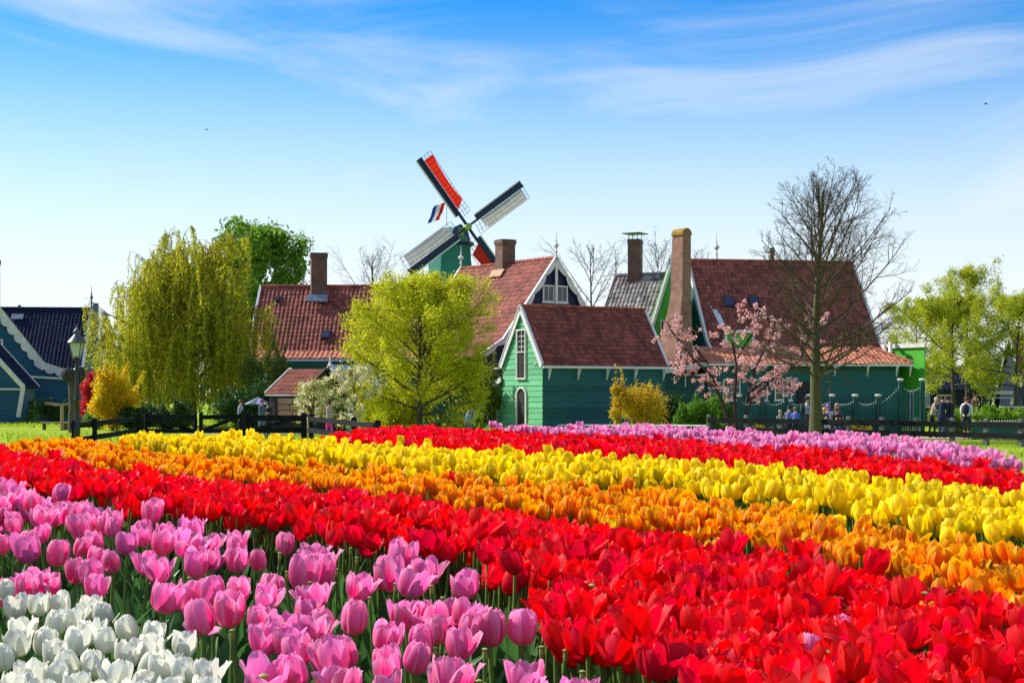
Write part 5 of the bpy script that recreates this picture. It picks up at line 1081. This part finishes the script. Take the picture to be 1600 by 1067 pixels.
M_fors=leafmat('golden_leaf',(.72,.50,.02),(.55,.42,.03),.5); M_dk=leafmat('dark_green_leaf',(.03,.08,.015),(.055,.13,.02),.3); M_md=leafmat('mid_green_leaf',(.10,.24,.02),(.16,.34,.03),.45); M_ora=leafmat('orange_yellow_leaf',(.80,.50,.01),(.66,.55,.02),.5); M_redl=leafmat('crimson_leaf',(.72,.03,.04),(.5,.02,.04),.5)
M_wfl=leafmat('white_flower',(.8,.8,.72),(.85,.82,.7),.3); M_ivy=leafmat('ivy_leaf',(.10,.15,.02),(.22,.26,.04),.3)
shrub('shrub','tall golden yellow shrub in front of the green house\'s long wall',gp(1000,71),2.2,1.4,2.2,7500,.10,M_fors,61)
shrub('shrub','tallest golden shoot at the left of the golden shrub, before the teal wall',gp(966,70.4),.8,.8,2.75,2200,.10,M_fors,62)
shrub('shrub','bright green shrub right of the golden shrub',gp(1072,69),1.2,1.3,1.3,4200,.11,M_md,63); shrub('shrub','fresh green shrub under the cherry tree, between fence and golden shrub',gp(1105,68.5),1.8,1.3,1.75,6500,.11,M_md,64)
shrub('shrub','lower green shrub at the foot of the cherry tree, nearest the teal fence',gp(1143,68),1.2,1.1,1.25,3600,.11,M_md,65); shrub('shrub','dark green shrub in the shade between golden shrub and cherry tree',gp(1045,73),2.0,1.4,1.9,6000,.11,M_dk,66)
shrub('climber','dark ivy mound climbing the wall left of the green house',gp(752,79),2.8,1.6,3.6,14000,.12,M_ivy,67,cat='climber'); shrub('shrub','thin golden twigged bush above the ivy mound',gp(748,81),1.6,1.0,4.0,2500,.10,M_fors,68)
shrub('shrub','dark red leaved maple bush beside the lamp post','',1,1,1,10,.1,M_redl,1) if False else None
shrub('red_maple','crimson leaved maple bush right of the lamp post',gp(143,78),1.7,1.3,2.9,10000,.10,M_redl,69,cat='maple')
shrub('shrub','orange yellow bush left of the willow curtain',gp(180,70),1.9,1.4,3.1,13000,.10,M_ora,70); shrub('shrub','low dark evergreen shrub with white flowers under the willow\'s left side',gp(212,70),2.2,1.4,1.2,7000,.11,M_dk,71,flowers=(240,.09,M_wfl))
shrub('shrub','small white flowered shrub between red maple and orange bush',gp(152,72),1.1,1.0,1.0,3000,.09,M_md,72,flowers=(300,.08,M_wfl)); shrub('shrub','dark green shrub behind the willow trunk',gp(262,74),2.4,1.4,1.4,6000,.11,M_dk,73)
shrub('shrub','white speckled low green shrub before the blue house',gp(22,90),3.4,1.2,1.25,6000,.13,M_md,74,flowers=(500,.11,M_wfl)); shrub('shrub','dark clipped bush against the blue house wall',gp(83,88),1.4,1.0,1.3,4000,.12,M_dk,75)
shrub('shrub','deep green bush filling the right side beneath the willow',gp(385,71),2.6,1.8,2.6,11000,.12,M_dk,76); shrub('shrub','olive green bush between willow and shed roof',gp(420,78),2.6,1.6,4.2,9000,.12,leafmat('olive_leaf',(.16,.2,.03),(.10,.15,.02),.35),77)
shrub('shrub','yellow green bush under the middle tree\'s left side',gp(590,66),2.6,1.4,1.9,9000,.10,M_lf1,78); shrub('shrub','yellow green bush right beside the middle tree trunk',gp(620,65),1.8,1.3,2.1,7000,.10,M_lf1,79)
shrub('shrub','low dark bush with yellow tips at the foot of the teal shed',gp(748,71),.5,.4,1.15,900,.08,M_md,80,flowers=(120,.07,M_ora))
for i,(px,D,w,h,lab) in enumerate(((1505,60,3.2,.95,'long bright green low hedge left part, beyond the fence'),(1555,60.5,3.4,.95,'bright green low hedge middle part, beyond the fence'),(1612,60,3.4,.95,'bright green low hedge running out of the right edge'))): shrub('hedge',lab,gp(px,D+3),w,1.2,h+.25,9000,.10,leafmat('hedge_leaf',(.19,.36,.02),(.27,.44,.03),.4),85+i,cat='hedge')
shrub('shrub','yellow flowering edging in front of the low dark house',gp(1475,100),5,.8,.75,3000,.13,M_ora,89); 
# low yellow edging behind the right-hand fence
for i,px in enumerate((1190,1318,1345)): shrub('edging_plant',('yellow edging plants left of the seated visitors','yellow edging plants just right of the seated visitors','yellow edging plants near the fence post past the visitors')[i],gp(px,64.5),1.0,.4,.42,700,.08,M_ora,92+i,cat='plant')
# far tree line closing the horizon
def treeline():
    g=np.random.default_rng(123); Pn=[]
    for k in range(150):
        x=g.uniform(-190,190); y=g.uniform(235,300); h=g.uniform(3,7); w=g.uniform(3,6); q=220; v=g.normal(0,1,(q,3)); v/=np.linalg.norm(v,axis=1,keepdims=True); Pn.append(np.array([x,y,GZ+h*.5])+v*np.array([w,w*.7,h*.6])*g.uniform(.3,1,(q,1))**.4)
    o=leaves_mesh('treeline',np.concatenate(Pn),1.3,leafmat('distant_foliage',(.05,.09,.02),(.10,.13,.03),.2),None,7); tag(o,'low line of distant trees on the horizon',kind='stuff')
treeline()
# pollard stump and trained bare tree by the blue house
def pollard(label,loc,h,r,seed,knob=.45,m=M_bark):
    rs=random.Random(seed); root=thing('pollard_tree',label,'tree',loc); S=[(0,0,-.1,.03,0,h*.5,r*1.15,r*.95),(.03,0,h*.5,.0,.0,h,r*.95,r*1.05)]; seg_mesh('trunk',S,m,9,root)
    B=MB()
    for k in range(16): v=Vector((rs.gauss(0,1),rs.gauss(0,1),rs.gauss(0,.7))).normalized()*knob*rs.uniform(.3,.75); B.sphere((v.x,v.y,h+v.z*.9+knob*.2),rs.uniform(.16,.30)*knob/.45,7,5)
    B.build('knuckles',mat('dark_knuckle_bark',(.035,.028,.024),.95,.2,bump=.5),root,smooth=True)
pollard('squat dark pollard with knobbly head, beside the lamp post',gp(115,66),2.35,.24,5)
pollard('slender dark pollard rising between lamp post and willow',gp(171,84),4.7,.2,6,.4); 
B=MB(); et=thing('trained_tree','small bare trained tree with stretched arms tied to a pale stake','tree',gp(97,70)); B.tube([(0,0,0),(.0,0,1.2)],[.09,.075],8); B.build('stake',mat('pale_wood',(.34,.27,.17),.7,.1),et)
S=[];rs=random.Random(3)
for s_ in (-1,1):
    for k in range(3): branch(rs,S,Vector((0,0,1.15)),Vector((s_,rs.gauss(0,.2),rs.uniform(-.1,.25))),.8,.04,5,.0,.12)
S.append((0,.05,.1,0,.05,1.2,.06,.05)); seg_mesh('branches',S,mat('pale_bark',(.28,.22,.18),.9,.1),5,et)
# ------------------------------------------------------------------ fences, lamp, rails
M_fence=mat('tarred_fence_wood',(.010,.011,.013),.9,.25,bump=.25,bscale=25,spec=.08,col2=(.018,.02,.022),nscale=3,stretch=(1,1,.4))
M_fence2=mat('weathered_grey_fence_wood',(.11,.115,.115),.8,.25,bump=.3,bscale=25,col2=(.17,.17,.16),nscale=4,stretch=(1,1,.4))
def fpt(px,D,h=0.0): v=P(px,0,D); return Vector((v.x,D,GZ+h))
def fence(name,label,cat,posts,top,rails,m,pw=.13,ph=None,rh=.17,braces=(),group=None,railm=None,skip=(),cap=False,chamfer=True):
    o=fpt(*posts[0]); root=thing(name,label,cat,o,0,group); L_=[fpt(px,D)-o for px,D in posts]; u=(L_[-1]-L_[0]).normalized(); nrm=Vector((-u.y,u.x,0)); nrm=nrm if nrm.y<0 else -nrm; ang=math.atan2(u.y,u.x); rot=Matrix.Rotation(ang,3,'Z')
    for i,p in enumerate(L_):
        if i in skip: continue
        h=top if ph is None else ph[i]; B=MB(); B.box(p+Vector((0,0,h/2-.1)),(pw,pw,h+.2),0,rot); B.box(p+Vector((0,0,h+.02)),(pw,pw,.05),0,rot,taper=.6); B.build('post',m,root)
    for z in rails:
        for a,b in zip(L_,L_[1:]):
            B=MB(); e=rnd.uniform(-.012,.012); B.bar(a+nrm*(pw/2+.022)+Vector((0,0,z+e))+(b-a).normalized()*.003,b+nrm*(pw/2+.022)+Vector((0,0,z-e))-(b-a).normalized()*.003,.04,rh,up=(0,0,1)); B.build('rail',railm or m,root)
    for (i,za,j,zb) in braces:
        B=MB(); B.bar(L_[i]+nrm*(pw/2+.066)+Vector((0,0,za)),L_[j]+nrm*(pw/2+.066)+Vector((0,0,zb)),.04,.14,up=(0,0,1)); B.build('brace',m,root)
    return root
fence('field_fence','black two railed wooden fence running from lamp post to field gate','fence',[(116,45),(148,48.5),(217,57)],.98,(.40,.84),M_fence)
fence('field_gate','black wooden gate with one slanting brace, leftmost of the three gates','gate',[(228,57.3),(305,58)],1.02,(.38,.90),M_fence,pw=.12,braces=[(0,.9,1,.36)])
fence('field_gate','black wooden gate with crossing braces, middle one of the three gates','gate',[(314,58),(377,58)],1.02,(.38,.90),M_fence,pw=.13,braces=[(0,.36,1,.94)])
fence('field_gate','black wooden gate with a broad rising brace, right one of the three gates','gate',[(387,58),(475,58)],1.02,(.40,.86),M_fence,pw=.2,rh=.22,braces=[(0,.36,1,.9)])
fence('gate_post','thick black gate post standing between middle and right gates','post',[(381,57.6),(381.01,57.6)],1.12,(),M_fence,pw=.17,skip=(1,)) 
fence('field_fence','black wooden fence dropping down to the red tulips, right of the gates','fence',[(486,57.4),(553,50),(590,45)],.98,(.42,.84),M_fence,pw=.17)
fence('field_fence','long dark weathered two railed fence behind the lilac pink tulips','fence',[(1108,61.5),(1166,60.3),(1219,59.2),(1275,58.1),(1326,57),(1378,55.9),(1432,54.8),(1488,53.7),(1541,52.6),(1595,51.6),(1650,50.6)],.90,(.36,.72),M_fence2,pw=.15,rh=.19,railm=M_fence)
# thin white rail before the green house
r_=thing('low_rail','thin low white rail running before the long teal wall','rail',fpt(872,63)); 
for px0,px1 in ((872,950),(950,1030),(1030,1106)):
    a=fpt(px0,63,.48)-r_.location; b=fpt(px1,63-(px1-872)/200,.48)-r_.location; B=MB(); B.tube([a,b],.035,7); B.build('rail',M_white,r_); B=MB(); B.tube([a-Vector((0,0,.46)),a],.03,6); B.build('post',M_white,r_)
# teal picket fence with white tips
pf=thing('picket_fence','teal picket fence with white tipped scalloped pickets and white capped posts','fence',fpt(1155,66)); o=pf.location
B=MB(); B.box((0,0,.72),(.085,.022,1.3)); B.prism([(-.042,-.011,1.37),(.042,-.011,1.37),(0,-.011,1.44)],(0,.022,0)); PK=B.mesh('picket',mat('picket_teal',(.008,.105,.08),.5,.15))
B=MB(); B.sphere((0,0,0),.03,6,4); TIP=B.mesh('picket_tip',M_white,True)
B=MB(); B.box((0,0,.8),(.17,.17,1.62)); PST=B.mesh('post',M_teal2); B=MB(); B.lathe([(.05,0),(.13,.05),(.15,.09),(.13,.12),(.04,.14)],(0,0,0),10); CAP=B.mesh('post_cap',M_white,True)
def pk(mesh,name,parent,loc,sz=1.0):
    q=bpy.data.objects.new(name,mesh); COL.objects.link(q); q.parent=parent; q.location=loc; q.scale=(1,1,sz); return q
pxs=[1155,1191,1228,1264,1300,1336,1372,1407]
for i,px in enumerate(pxs):
    p=fpt(px,66)-o
    hi=2.30/1.62 if px==1407 else 1.0; q=pk(PST,'post',pf,p,hi); c=pk(CAP,'post_cap',q,(0,0,1.61)); c.scale=(1,1,1/hi)
    if px==1407: break
    p2=fpt(pxs[i+1],66)-o; n=9
    for k in range(n):
        t=(k+.75)/(n+.5); pp=p.lerp(p2,t); h=1.44-.16*math.sin(math.pi*t) if px!=1372 else 1.36+.75*t**1.6
        q=pk(PK,'picket',pf,pp,h/1.44); c=pk(TIP,'picket_tip',q,(0,0,1.45)); c.scale=(1,1,1.44/h)
    B=MB(); B.box((p+p2)/2+Vector((0,.05,.62)),((p2-p).x,.05,1.0)); B.build('lower_panel',M_teal2,pf)
gt=thing('garden_gate','tall teal gate with white capped posts, right end of the picket fence','gate',fpt(1412,66)); o=gt.location
for px in (1441,):
    p=fpt(px,66)-o; q=pk(PST,'post',gt,p,2.3/1.62); c=pk(CAP,'post_cap',q,(0,0,1.61)); c.scale=(1,1,1.62/2.3)
for k in range(7):
    t=(k+.5)/7; p=fpt(1411+26*t,66)-o; h=2.0-.14*math.sin(math.pi*t); q=pk(PK,'picket',gt,p,h/1.44); c=pk(TIP,'picket_tip',q,(0,0,1.45)); c.scale=(1,1,1.44/h)
B=MB(); B.box(fpt(1422,65.9)-o+Vector((0,0,1.05)),(.05,.04,1.7)); B.box(fpt(1427,65.9)-o+Vector((0,0,1.05)),(.03,.04,1.7)); B.build('gate_bar',M_lead,gt)
# low picket fence far right
pf2=thing('picket_fence','low green picket fence in front of the hedge at the right edge','fence',fpt(1545,59)); o=pf2.location
for k in range(26):
    q=pk(PK,'picket',pf2,fpt(1520+4.2*k,59)-o,.5); c=pk(TIP,'picket_tip',q,(0,0,1.45)); c.scale=(1,1,2)
B=MB(); B.bar(fpt(1518,59.05,.5)-o,fpt(1630,59.05,.5)-o,.04,.07); B.bar(fpt(1518,59.05,.2)-o,fpt(1630,59.05,.2)-o,.04,.07); B.build('rail',M_teal2,pf2)
# quay wall and bench far right
qw=thing('quay_wall','low dark purple grey brick wall with pale coping behind the hedge','wall',fpt(1448,92)); B=MB(); B.box((5.5,0,.42),(11.5,.4,.95)); B.build('wall',mat('purple_brick_wall',(.06,.045,.06),.8,.2,bump=.4,col2=(.09,.07,.08),nscale=3),qw); B=MB(); B.box((7.2,-.02,.94),(5.6,.5,.09)); B.build('coping',M_trim,qw)
bn=thing('bench','small pale bench on the wall top, near the right-hand trunk','bench',fpt(1567,96,1.05)); B=MB(); B.box((0,0,.42),(1.4,.4,.06)); B.build('seat',M_trim,bn); B=MB(); B.box((0,.2,.75),(1.4,.05,.22)); B.build('backrest',M_trim,bn)
for s_ in (-1,1): B=MB(); B.box((s_*.6,0,.2),(.07,.38,.4)); B.build('leg',M_trim,bn)
# wooden bench before the blue house
bn=thing('bench','low plank bench on the grass beside the squat pollard','bench',fpt(86,71)); B=MB(); B.box((0,0,.42),(1.25,.35,.06)); B.build('seat',mat('pale_wood',(.34,.27,.17)),bn)
for s_ in (-1,1): B=MB(); B.box((s_*.5,0,.19),(.08,.3,.4)); B.build('leg',M_bark,bn)
# old street lantern
lp=thing('street_lamp','black cast iron street lamp with glass lantern, standing by the field fence','street lamp',fpt(120,45)); 
B=MB(); B.lathe([(.15,-.1),(.15,.25),(.11,.32),(.10,.7),(.12,.74),(.075,.8),(.065,1.6),(.09,1.64),(.06,1.7),(.05,2.45),(.10,2.5),(.05,2.56),(.045,2.72),(.08,2.78),(.04,2.84)],(0,0,0),12); B.build('post',M_bmetal,lp,smooth=True)
B=MB(); B.bar((-.30,0,2.46),(.30,0,2.46),.03,.03); B.sphere((-.32,0,2.46),.035,6,4); B.sphere((.32,0,2.46),.035,6,4)
for s_ in (-1,1): B.tube([(s_*.06,0,2.2),(s_*.16,0,2.28),(s_*.2,0,2.42)],.014,5); B.tube([(s_*.05,0,2.62),(s_*.14,0,2.66),(s_*.10,0,2.8)],.014,5)
B.build('ladder_bar',M_bmetal,lp)
ln_=bpy.data.objects.new('lantern',None); COL.objects.link(ln_); ln_.parent=lp; ln_.location=(0,0,2.84)
M_lg=mat('lantern_glass',(.75,.76,.74),.25,spec=.5,trans=.5)
B=MB(); n=4
for k in range(4):
    a0=math.pi/4+k*math.pi/2; a1=a0+math.pi/2; B.prism([(.13*math.cos(a0),.13*math.sin(a0),.03),(.13*math.cos(a1),.13*math.sin(a1),.03),(.235*math.cos(a1),.235*math.sin(a1),.43),(.235*math.cos(a0),.235*math.sin(a0),.43)],(0,0,.004))
B.build('glass',M_lg,ln_)
B=MB()
for k in range(4): a0=math.pi/4+k*math.pi/2; B.bar((.135*math.cos(a0),.135*math.sin(a0),.02),(.24*math.cos(a0),.24*math.sin(a0),.44),.022,.022)
B.lathe([(.05,-.03),(.15,0),(.15,.03)],(0,0,0),4); B.lathe([(.28,.43),(.285,.46),(.20,.56),(.10,.66),(.085,.68),(.085,.76),(.12,.78),(.05,.84),(.02,.88),(.035,.91),(.01,.98)],(0,0,0),10); B.build('lantern_roof',M_metal,ln_,smooth=True)
# ------------------------------------------------------------------ people
SKIN=mat('skin',(.52,.30,.22),.55); SH_=mat('dark_shoe',(.02,.02,.02),.5)
def hair_mat(n,c): return mat('hair_'+n,c,.6,col2=tuple(x*1.6 for x in c),nscale=30,bump=.4,bscale=60)
B=MB(); B.box((0,0,-.045),(.028,.075,.09),taper=1.05)
for k,(y,l_) in enumerate(((-.030,.062),(-.010,.074),(.010,.070),(.030,.055))): B.tube([(0,y,-.088),(.008,y,-.088-l_*.5),(.022,y,-.088-l_)],[.009,.008,.006],5)
B.tube([(0,-.036,-.03),(.012,-.060,-.065),(.02,-.058,-.09)],[.011,.009,.007],5); HAND=B.mesh('hand',SKIN,True)
def person(label,px,D,rz,height=1.7,pose='stand',top=(.3,.3,.35),legs=(.03,.03,.05),hair=(.04,.025,.015),long_hair=False,cap=None,pack=None,arm='down',group=None,lean=0.0,seat=.46,bald=False,coat=False,shorts=False,dz=0,bare_arms=False):
    k=height/1.72; base=fpt(px,D); z0=float(ground_z(base.x,D)); root=thing('person',label,'person',(base.x,D,z0+dz),rz,group)
    J={};E=[]
    def j(n,p,r,par=None,tag_=0): J[n]=(Vector(p),r,tag_); par and E.append((par,n))
    sit=pose=='sit'; hz=seat+.08 if sit else .93; ly=-lean
    T=lambda dzv,extra=0: (0,ly*(dzv)+extra,hz+dzv)
    j('pelvis',(0,0,hz),.135 if not coat else .15,None,1 if coat else 2); j('waist',T(.16),.12,'pelvis',1); j('chest',T(.38),.145,'waist',1); j('neckb',T(.52),.075,'chest',1); j('neck',T(.575,-.01),.05,'neckb',0); j('head',T(.66,-.025),.082,'neck',0); j('crown',T(.755,-.02),.078,'head',0)
    for s,n in ((-1,'l'),(1,'r')):
        sp_=Vector(T(.48))+Vector((s*.165,0,0)); j('sh'+n,sp_,.062,'neckb',1)
        if arm=='down': el=sp_+Vector((s*.05,.03,-.28)); wr=el+Vector((-s*.01,-.08,-.24))
        elif arm=='front': el=sp_+Vector((s*.04,-.08,-.26)); wr=el+Vector((-s*.10,-.22,.0))
        elif arm=='face': el=sp_+Vector((s*.02,-.16,-.22)); wr=el+Vector((-s*.09,-.10,.22))
        else: el=sp_+Vector((s*.03,-.14,-.24)); wr=el+Vector((-s*.09,-.20,.10))
        j('el'+n,el,.045,'sh'+n,1); j('wr'+n,wr,.03,'el'+n,0 if bare_arms else 1)
        j('hip'+n,(s*.085,0,hz-.04),.09,'pelvis',2)
        if sit: kn=Vector((s*.11,-.42,hz-.02)); an=Vector((s*.11,-.40,.09))
        else:
            st=.07*s if arm!='face' else 0; kn=Vector((s*.095,-.03-st,.50)); an=Vector((s*.10,.02-st*1.5,.09))
        j('kn'+n,kn,.062,'hip'+n,2); j('an'+n,an,.042,'kn'+n,0 if shorts else 2); j('toe'+n,an+Vector((0,-.16,-.045)),.036,'an'+n,3)
        h=link('hand',HAND,root); h.location=wr*k; h.scale=(k,)*3; dirv=(wr-el).normalized(); h.rotation_euler=(-dirv).to_track_quat('Z','Y').to_euler()
    names=list(J); me=bpy.data.meshes.new('body_cage'); me.from_pydata([tuple(J[n][0]*k) for n in names],[(names.index(a),names.index(b)) for a,b in E],[]); ob=bpy.data.objects.new('body_cage',me); COL.objects.link(ob)
    md=ob.modifiers.new('skin','SKIN'); md.use_smooth_shade=True; ob.modifiers.new('sub','SUBSURF').levels=1
    for i,n in enumerate(names): sv=me.skin_vertices[0].data[i]; sv.radius=(J[n][1]*k*(1.15 if n in('chest','waist','pelvis') else 1),J[n][1]*k*(.85 if n in('chest','waist') else 1)); sv.use_root=(n=='pelvis')
    dg=bpy.context.evaluated_depsgraph_get(); em=bpy.data.meshes.new_from_object(ob.evaluated_get(dg)); bpy.data.objects.remove(ob); bpy.data.meshes.remove(me); em.name='body'
    em.materials.clear()
    cm=lambda nm,c: mat(nm+'_%d_%d_%d'%tuple(int(v*255) for v in c),c,.8,bump=.2)
    for m in (SKIN,cm('cloth',top),cm('trousers',legs),SH_): em.materials.append(m)
    mi=[]
    for p in em.polygons:
        c=Vector(p.center)/k; best=9;bt=0
        for a,b in E:
            A,B_=J[a][0],J[b][0]; d=B_-A; t=min(1,max(0,(c-A).dot(d)/max(d.dot(d),1e-6))); q=(c-(A+d*t)).length/max(.03,J[b][1])
            if q<best: best=q; bt=J[b][2] if t>.35 else J[a][2]
        mi.append(bt)
    em.polygons.foreach_set('material_index',mi); em.shade_smooth(); link('body',em,root)
    hd=J['head'][0]*k; cr=J['crown'][0]*k; hm=hair_mat('%d_%d'%(int(hair[0]*255),int(hair[2]*255)),hair)
    B=MB(); B.sphere((hd.x,hd.y-.092*k,hd.z+.0*k),(.014*k,.02*k,.022*k),6,4); B.build('nose',SKIN,root)
    B=MB()
    for s in (-1,1): B.sphere((s*.032*k,hd.y-.080*k,hd.z+.035*k),.011*k,6,4)
    B.build('eyes',SH_,root)
    B=MB()
    for s in (-1,1): B.sphere((s*.088*k,hd.y+.005*k,hd.z+.01*k),(.012*k,.02*k,.03*k),6,4)
    B.build('ears',SKIN,root)
    if not bald:
        B=MB(); B.sphere((0,cr.y+.018*k,cr.z-.012*k),(.098*k,.100*k,.092*k),12,8)
        if long_hair: B.sphere((0,hd.y+.07*k,hd.z-.03*k),(.095*k,.06*k,.15*k),10,6)
        B.build('hair',hm,root,smooth=True)
    if cap:
        B=MB(); B.sphere((0,cr.y+.01*k,cr.z+.005*k),(.106*k,.108*k,.09*k),12,8); B.box((0,cr.y-.12*k,cr.z-.01*k),(.13*k,.10*k,.015*k)); B.build('cap',cm('cap',cap),root,smooth=True)
    if pack:
        c=J['chest'][0]*k; B=MB(); B.sphere((0,c.y+.20*k,c.z-.08*k),(.15*k,.11*k,.24*k),10,8); B.tube([(-.1*k,c.y+.14*k,c.z-.2*k),(-.12*k,c.y-.13*k,c.z-.05*k),(-.1*k,c.y,c.z+.2*k)],.015*k,5); B.build('backpack',cm('pack',pack),root,smooth=True)
    if coat:
        c=J['pelvis'][0]*k; B=MB(); B.lathe([(.17*k,-.28*k),(.185*k,-.1*k),(.165*k,.1*k),(.12*k,.2*k)],(c.x,c.y,c.z),12); B.build('coat_skirt',cm('cloth',top),root,smooth=True)
    return root
person('man with short dark hair and pale blue shirt walking right behind the field gate',376,62,R(75),1.50,top=(.30,.36,.50),legs=(.02,.025,.05),hair=(.09,.055,.03),arm='down')
person('person in purple cap and slate blue jacket standing behind the right gate',409,60.5,R(60),1.52,top=(.08,.12,.17),legs=(.10,.15,.22),hair=(.15,.12,.1),cap=(.32,.10,.38),arm='front')
person('person in black holding something, just right of the one in purple cap',419,63,R(-20),1.40,top=(.012,.015,.03),legs=(.01,.015,.03),arm='front',coat=True)
person('woman with dark bun, beige jacket and bright pink trousers behind the fence',514,60.5,R(60),1.44,top=(.42,.37,.31),legs=(.75,.04,.38),hair=(.02,.014,.012),arm='front')
person('fair haired child looking over the top rail, leftmost of the seated visitors',1219,61.5,R(30),1.42,'sit',top=(.35,.3,.28),hair=(.36,.24,.13),arm='front')
person('seated person with dark hair and blue grey top, second of the seated visitors',1231,62.5,R(150),1.62,'sit',top=(.10,.13,.24),hair=(.02,.015,.015),arm='front',lean=.25)
person('seated person in bright blue jacket with olive cap beside the dark haired one',1243,62.3,R(170),1.55,'sit',top=(.12,.17,.62),hair=(.08,.07,.03),cap=(.16,.15,.06),arm='front',lean=.2)
person('standing person in grey hoodie with dark cap and backpack by the bare tree trunk',1261,62.6,R(75),1.62,top=(.34,.35,.46),legs=(.03,.04,.08),cap=(.03,.035,.06),pack=(.03,.05,.06),arm='face')
person('blond woman seated right of the bare tree trunk, holding food',1288,61.5,R(10),1.55,'sit',top=(.08,.085,.10),legs=(.2,.25,.32),hair=(.55,.33,.16),long_hair=True,arm='hold')
person('seated person wearing a violet hat behind the blond woman',1294,63,R(-10),1.66,'sit',top=(.55,.5,.62),hair=(.2,.1,.05),cap=(.35,.16,.62),arm='front')
person('boy with dark hair and black jacket eating, right of the blond woman',1307,61.3,R(0),1.50,'sit',top=(.012,.013,.016),legs=(.04,.06,.14),hair=(.04,.02,.012),arm='hold')
person('seated person with light brown hair behind the dark haired boy',1308,63.2,R(15),1.74,'sit',top=(.10,.09,.09),hair=(.34,.21,.13),long_hair=True,arm='front')
person('stooping person with beige hood and scarf beside the garden gate',1456,61,R(60),1.60,top=(.42,.36,.31),legs=(.012,.014,.018),hair=(.5,.4,.32),arm='hold',lean=.25)
person('person in long dark blue coat, left one of the pair in dark coats',1471,60.6,R(150),1.66,top=(.015,.022,.05),legs=(.05,.09,.17),hair=(.02,.015,.012),coat=True,lean=.2)
person('person in black coat and jeans, right one of the pair in dark coats',1484,60.8,R(190),1.64,top=(.012,.015,.028),legs=(.05,.10,.19),hair=(.015,.012,.01),coat=True,lean=.25)
person('woman in white t-shirt and dark shorts with shoulder bag at the right',1510,59.2,R(155),1.63,top=(.80,.80,.84),legs=(.02,.025,.04),hair=(.12,.04,.025),pack=(.015,.02,.05),shorts=True,bare_arms=True)
person('person in brown coat standing before the low wall, behind the white t-shirt',1523,82,R(0),1.72,top=(.16,.09,.06),legs=(.02,.02,.03),hair=(.02,.014,.01),arm='face')
st_=thing('seat_bench','low dark bench under the seated visitors left of the bare tree','bench',fpt(1232,62.2)); B=MB(); B.box((0,.0,.42),(1.3,.5,.06)); B.build('seat',M_dark,st_)
for s_ in (-1,1): B=MB(); B.box((s_*.55,0,.2),(.08,.4,.4)); B.build('leg',M_dark,st_)
st_=thing('seat_bench','low dark bench under the seated visitors right of the bare tree','bench',fpt(1299,62.2)); B=MB(); B.box((0,.0,.42),(1.2,1.9,.06)); B.build('seat',M_dark,st_)
for s_ in (-1,1): B=MB(); B.box((s_*.5,0,.2),(.08,1.6,.4)); B.build('leg',M_dark,st_)
um=thing('parasol','open grey blue parasol at the shed corner behind the purple cap','parasol',fpt(404,66)); B=MB(); 
for k in range(8):
    a0=k*math.pi/4;a1=a0+math.pi/4; B.add([(0,0,1.62),(.62*math.cos(a0),.62*math.sin(a0),1.32),(.62*math.cos(a1),.62*math.sin(a1),1.32)],[(0,1,2)],k%2)
B.build('canopy',[mat('parasol_grey',(.32,.38,.5),.7),mat('parasol_dark',(.03,.05,.09),.7)],um); B=MB(); B.tube([(0,0,0),(0,0,1.68)],.02,6); B.build('pole',M_metal,um)
# birds
def bird(label,px,py,D):
    p=P(px,py,D); r=thing('bird',label,'bird',p,rnd.uniform(0,6)); B=MB(); B.sphere((0,0,0),(.07,.2,.06),8,6); B.sphere((0,-.2,.03),.05,6,4); B.prism([(-.05,.18,0),(.05,.18,0),(.09,.34,0),(-.09,.34,0)],(0,0,.015)); B.build('body',M_dark,r,smooth=True)
    for s_ in (-1,1): B=MB(); B.add([(0,-.08,.02),(0,.08,.02),(s_*.3,.04,.14),(s_*.3,-.1,.15),(s_*.55,.02,.05)],[(0,1,2,3),(3,2,4)]); B.build('wing',M_dark,r)
bird('small dark bird high in the upper right sky',1540,163,190); bird('tiny faint bird in the sky above the willow tree',323,203,260)
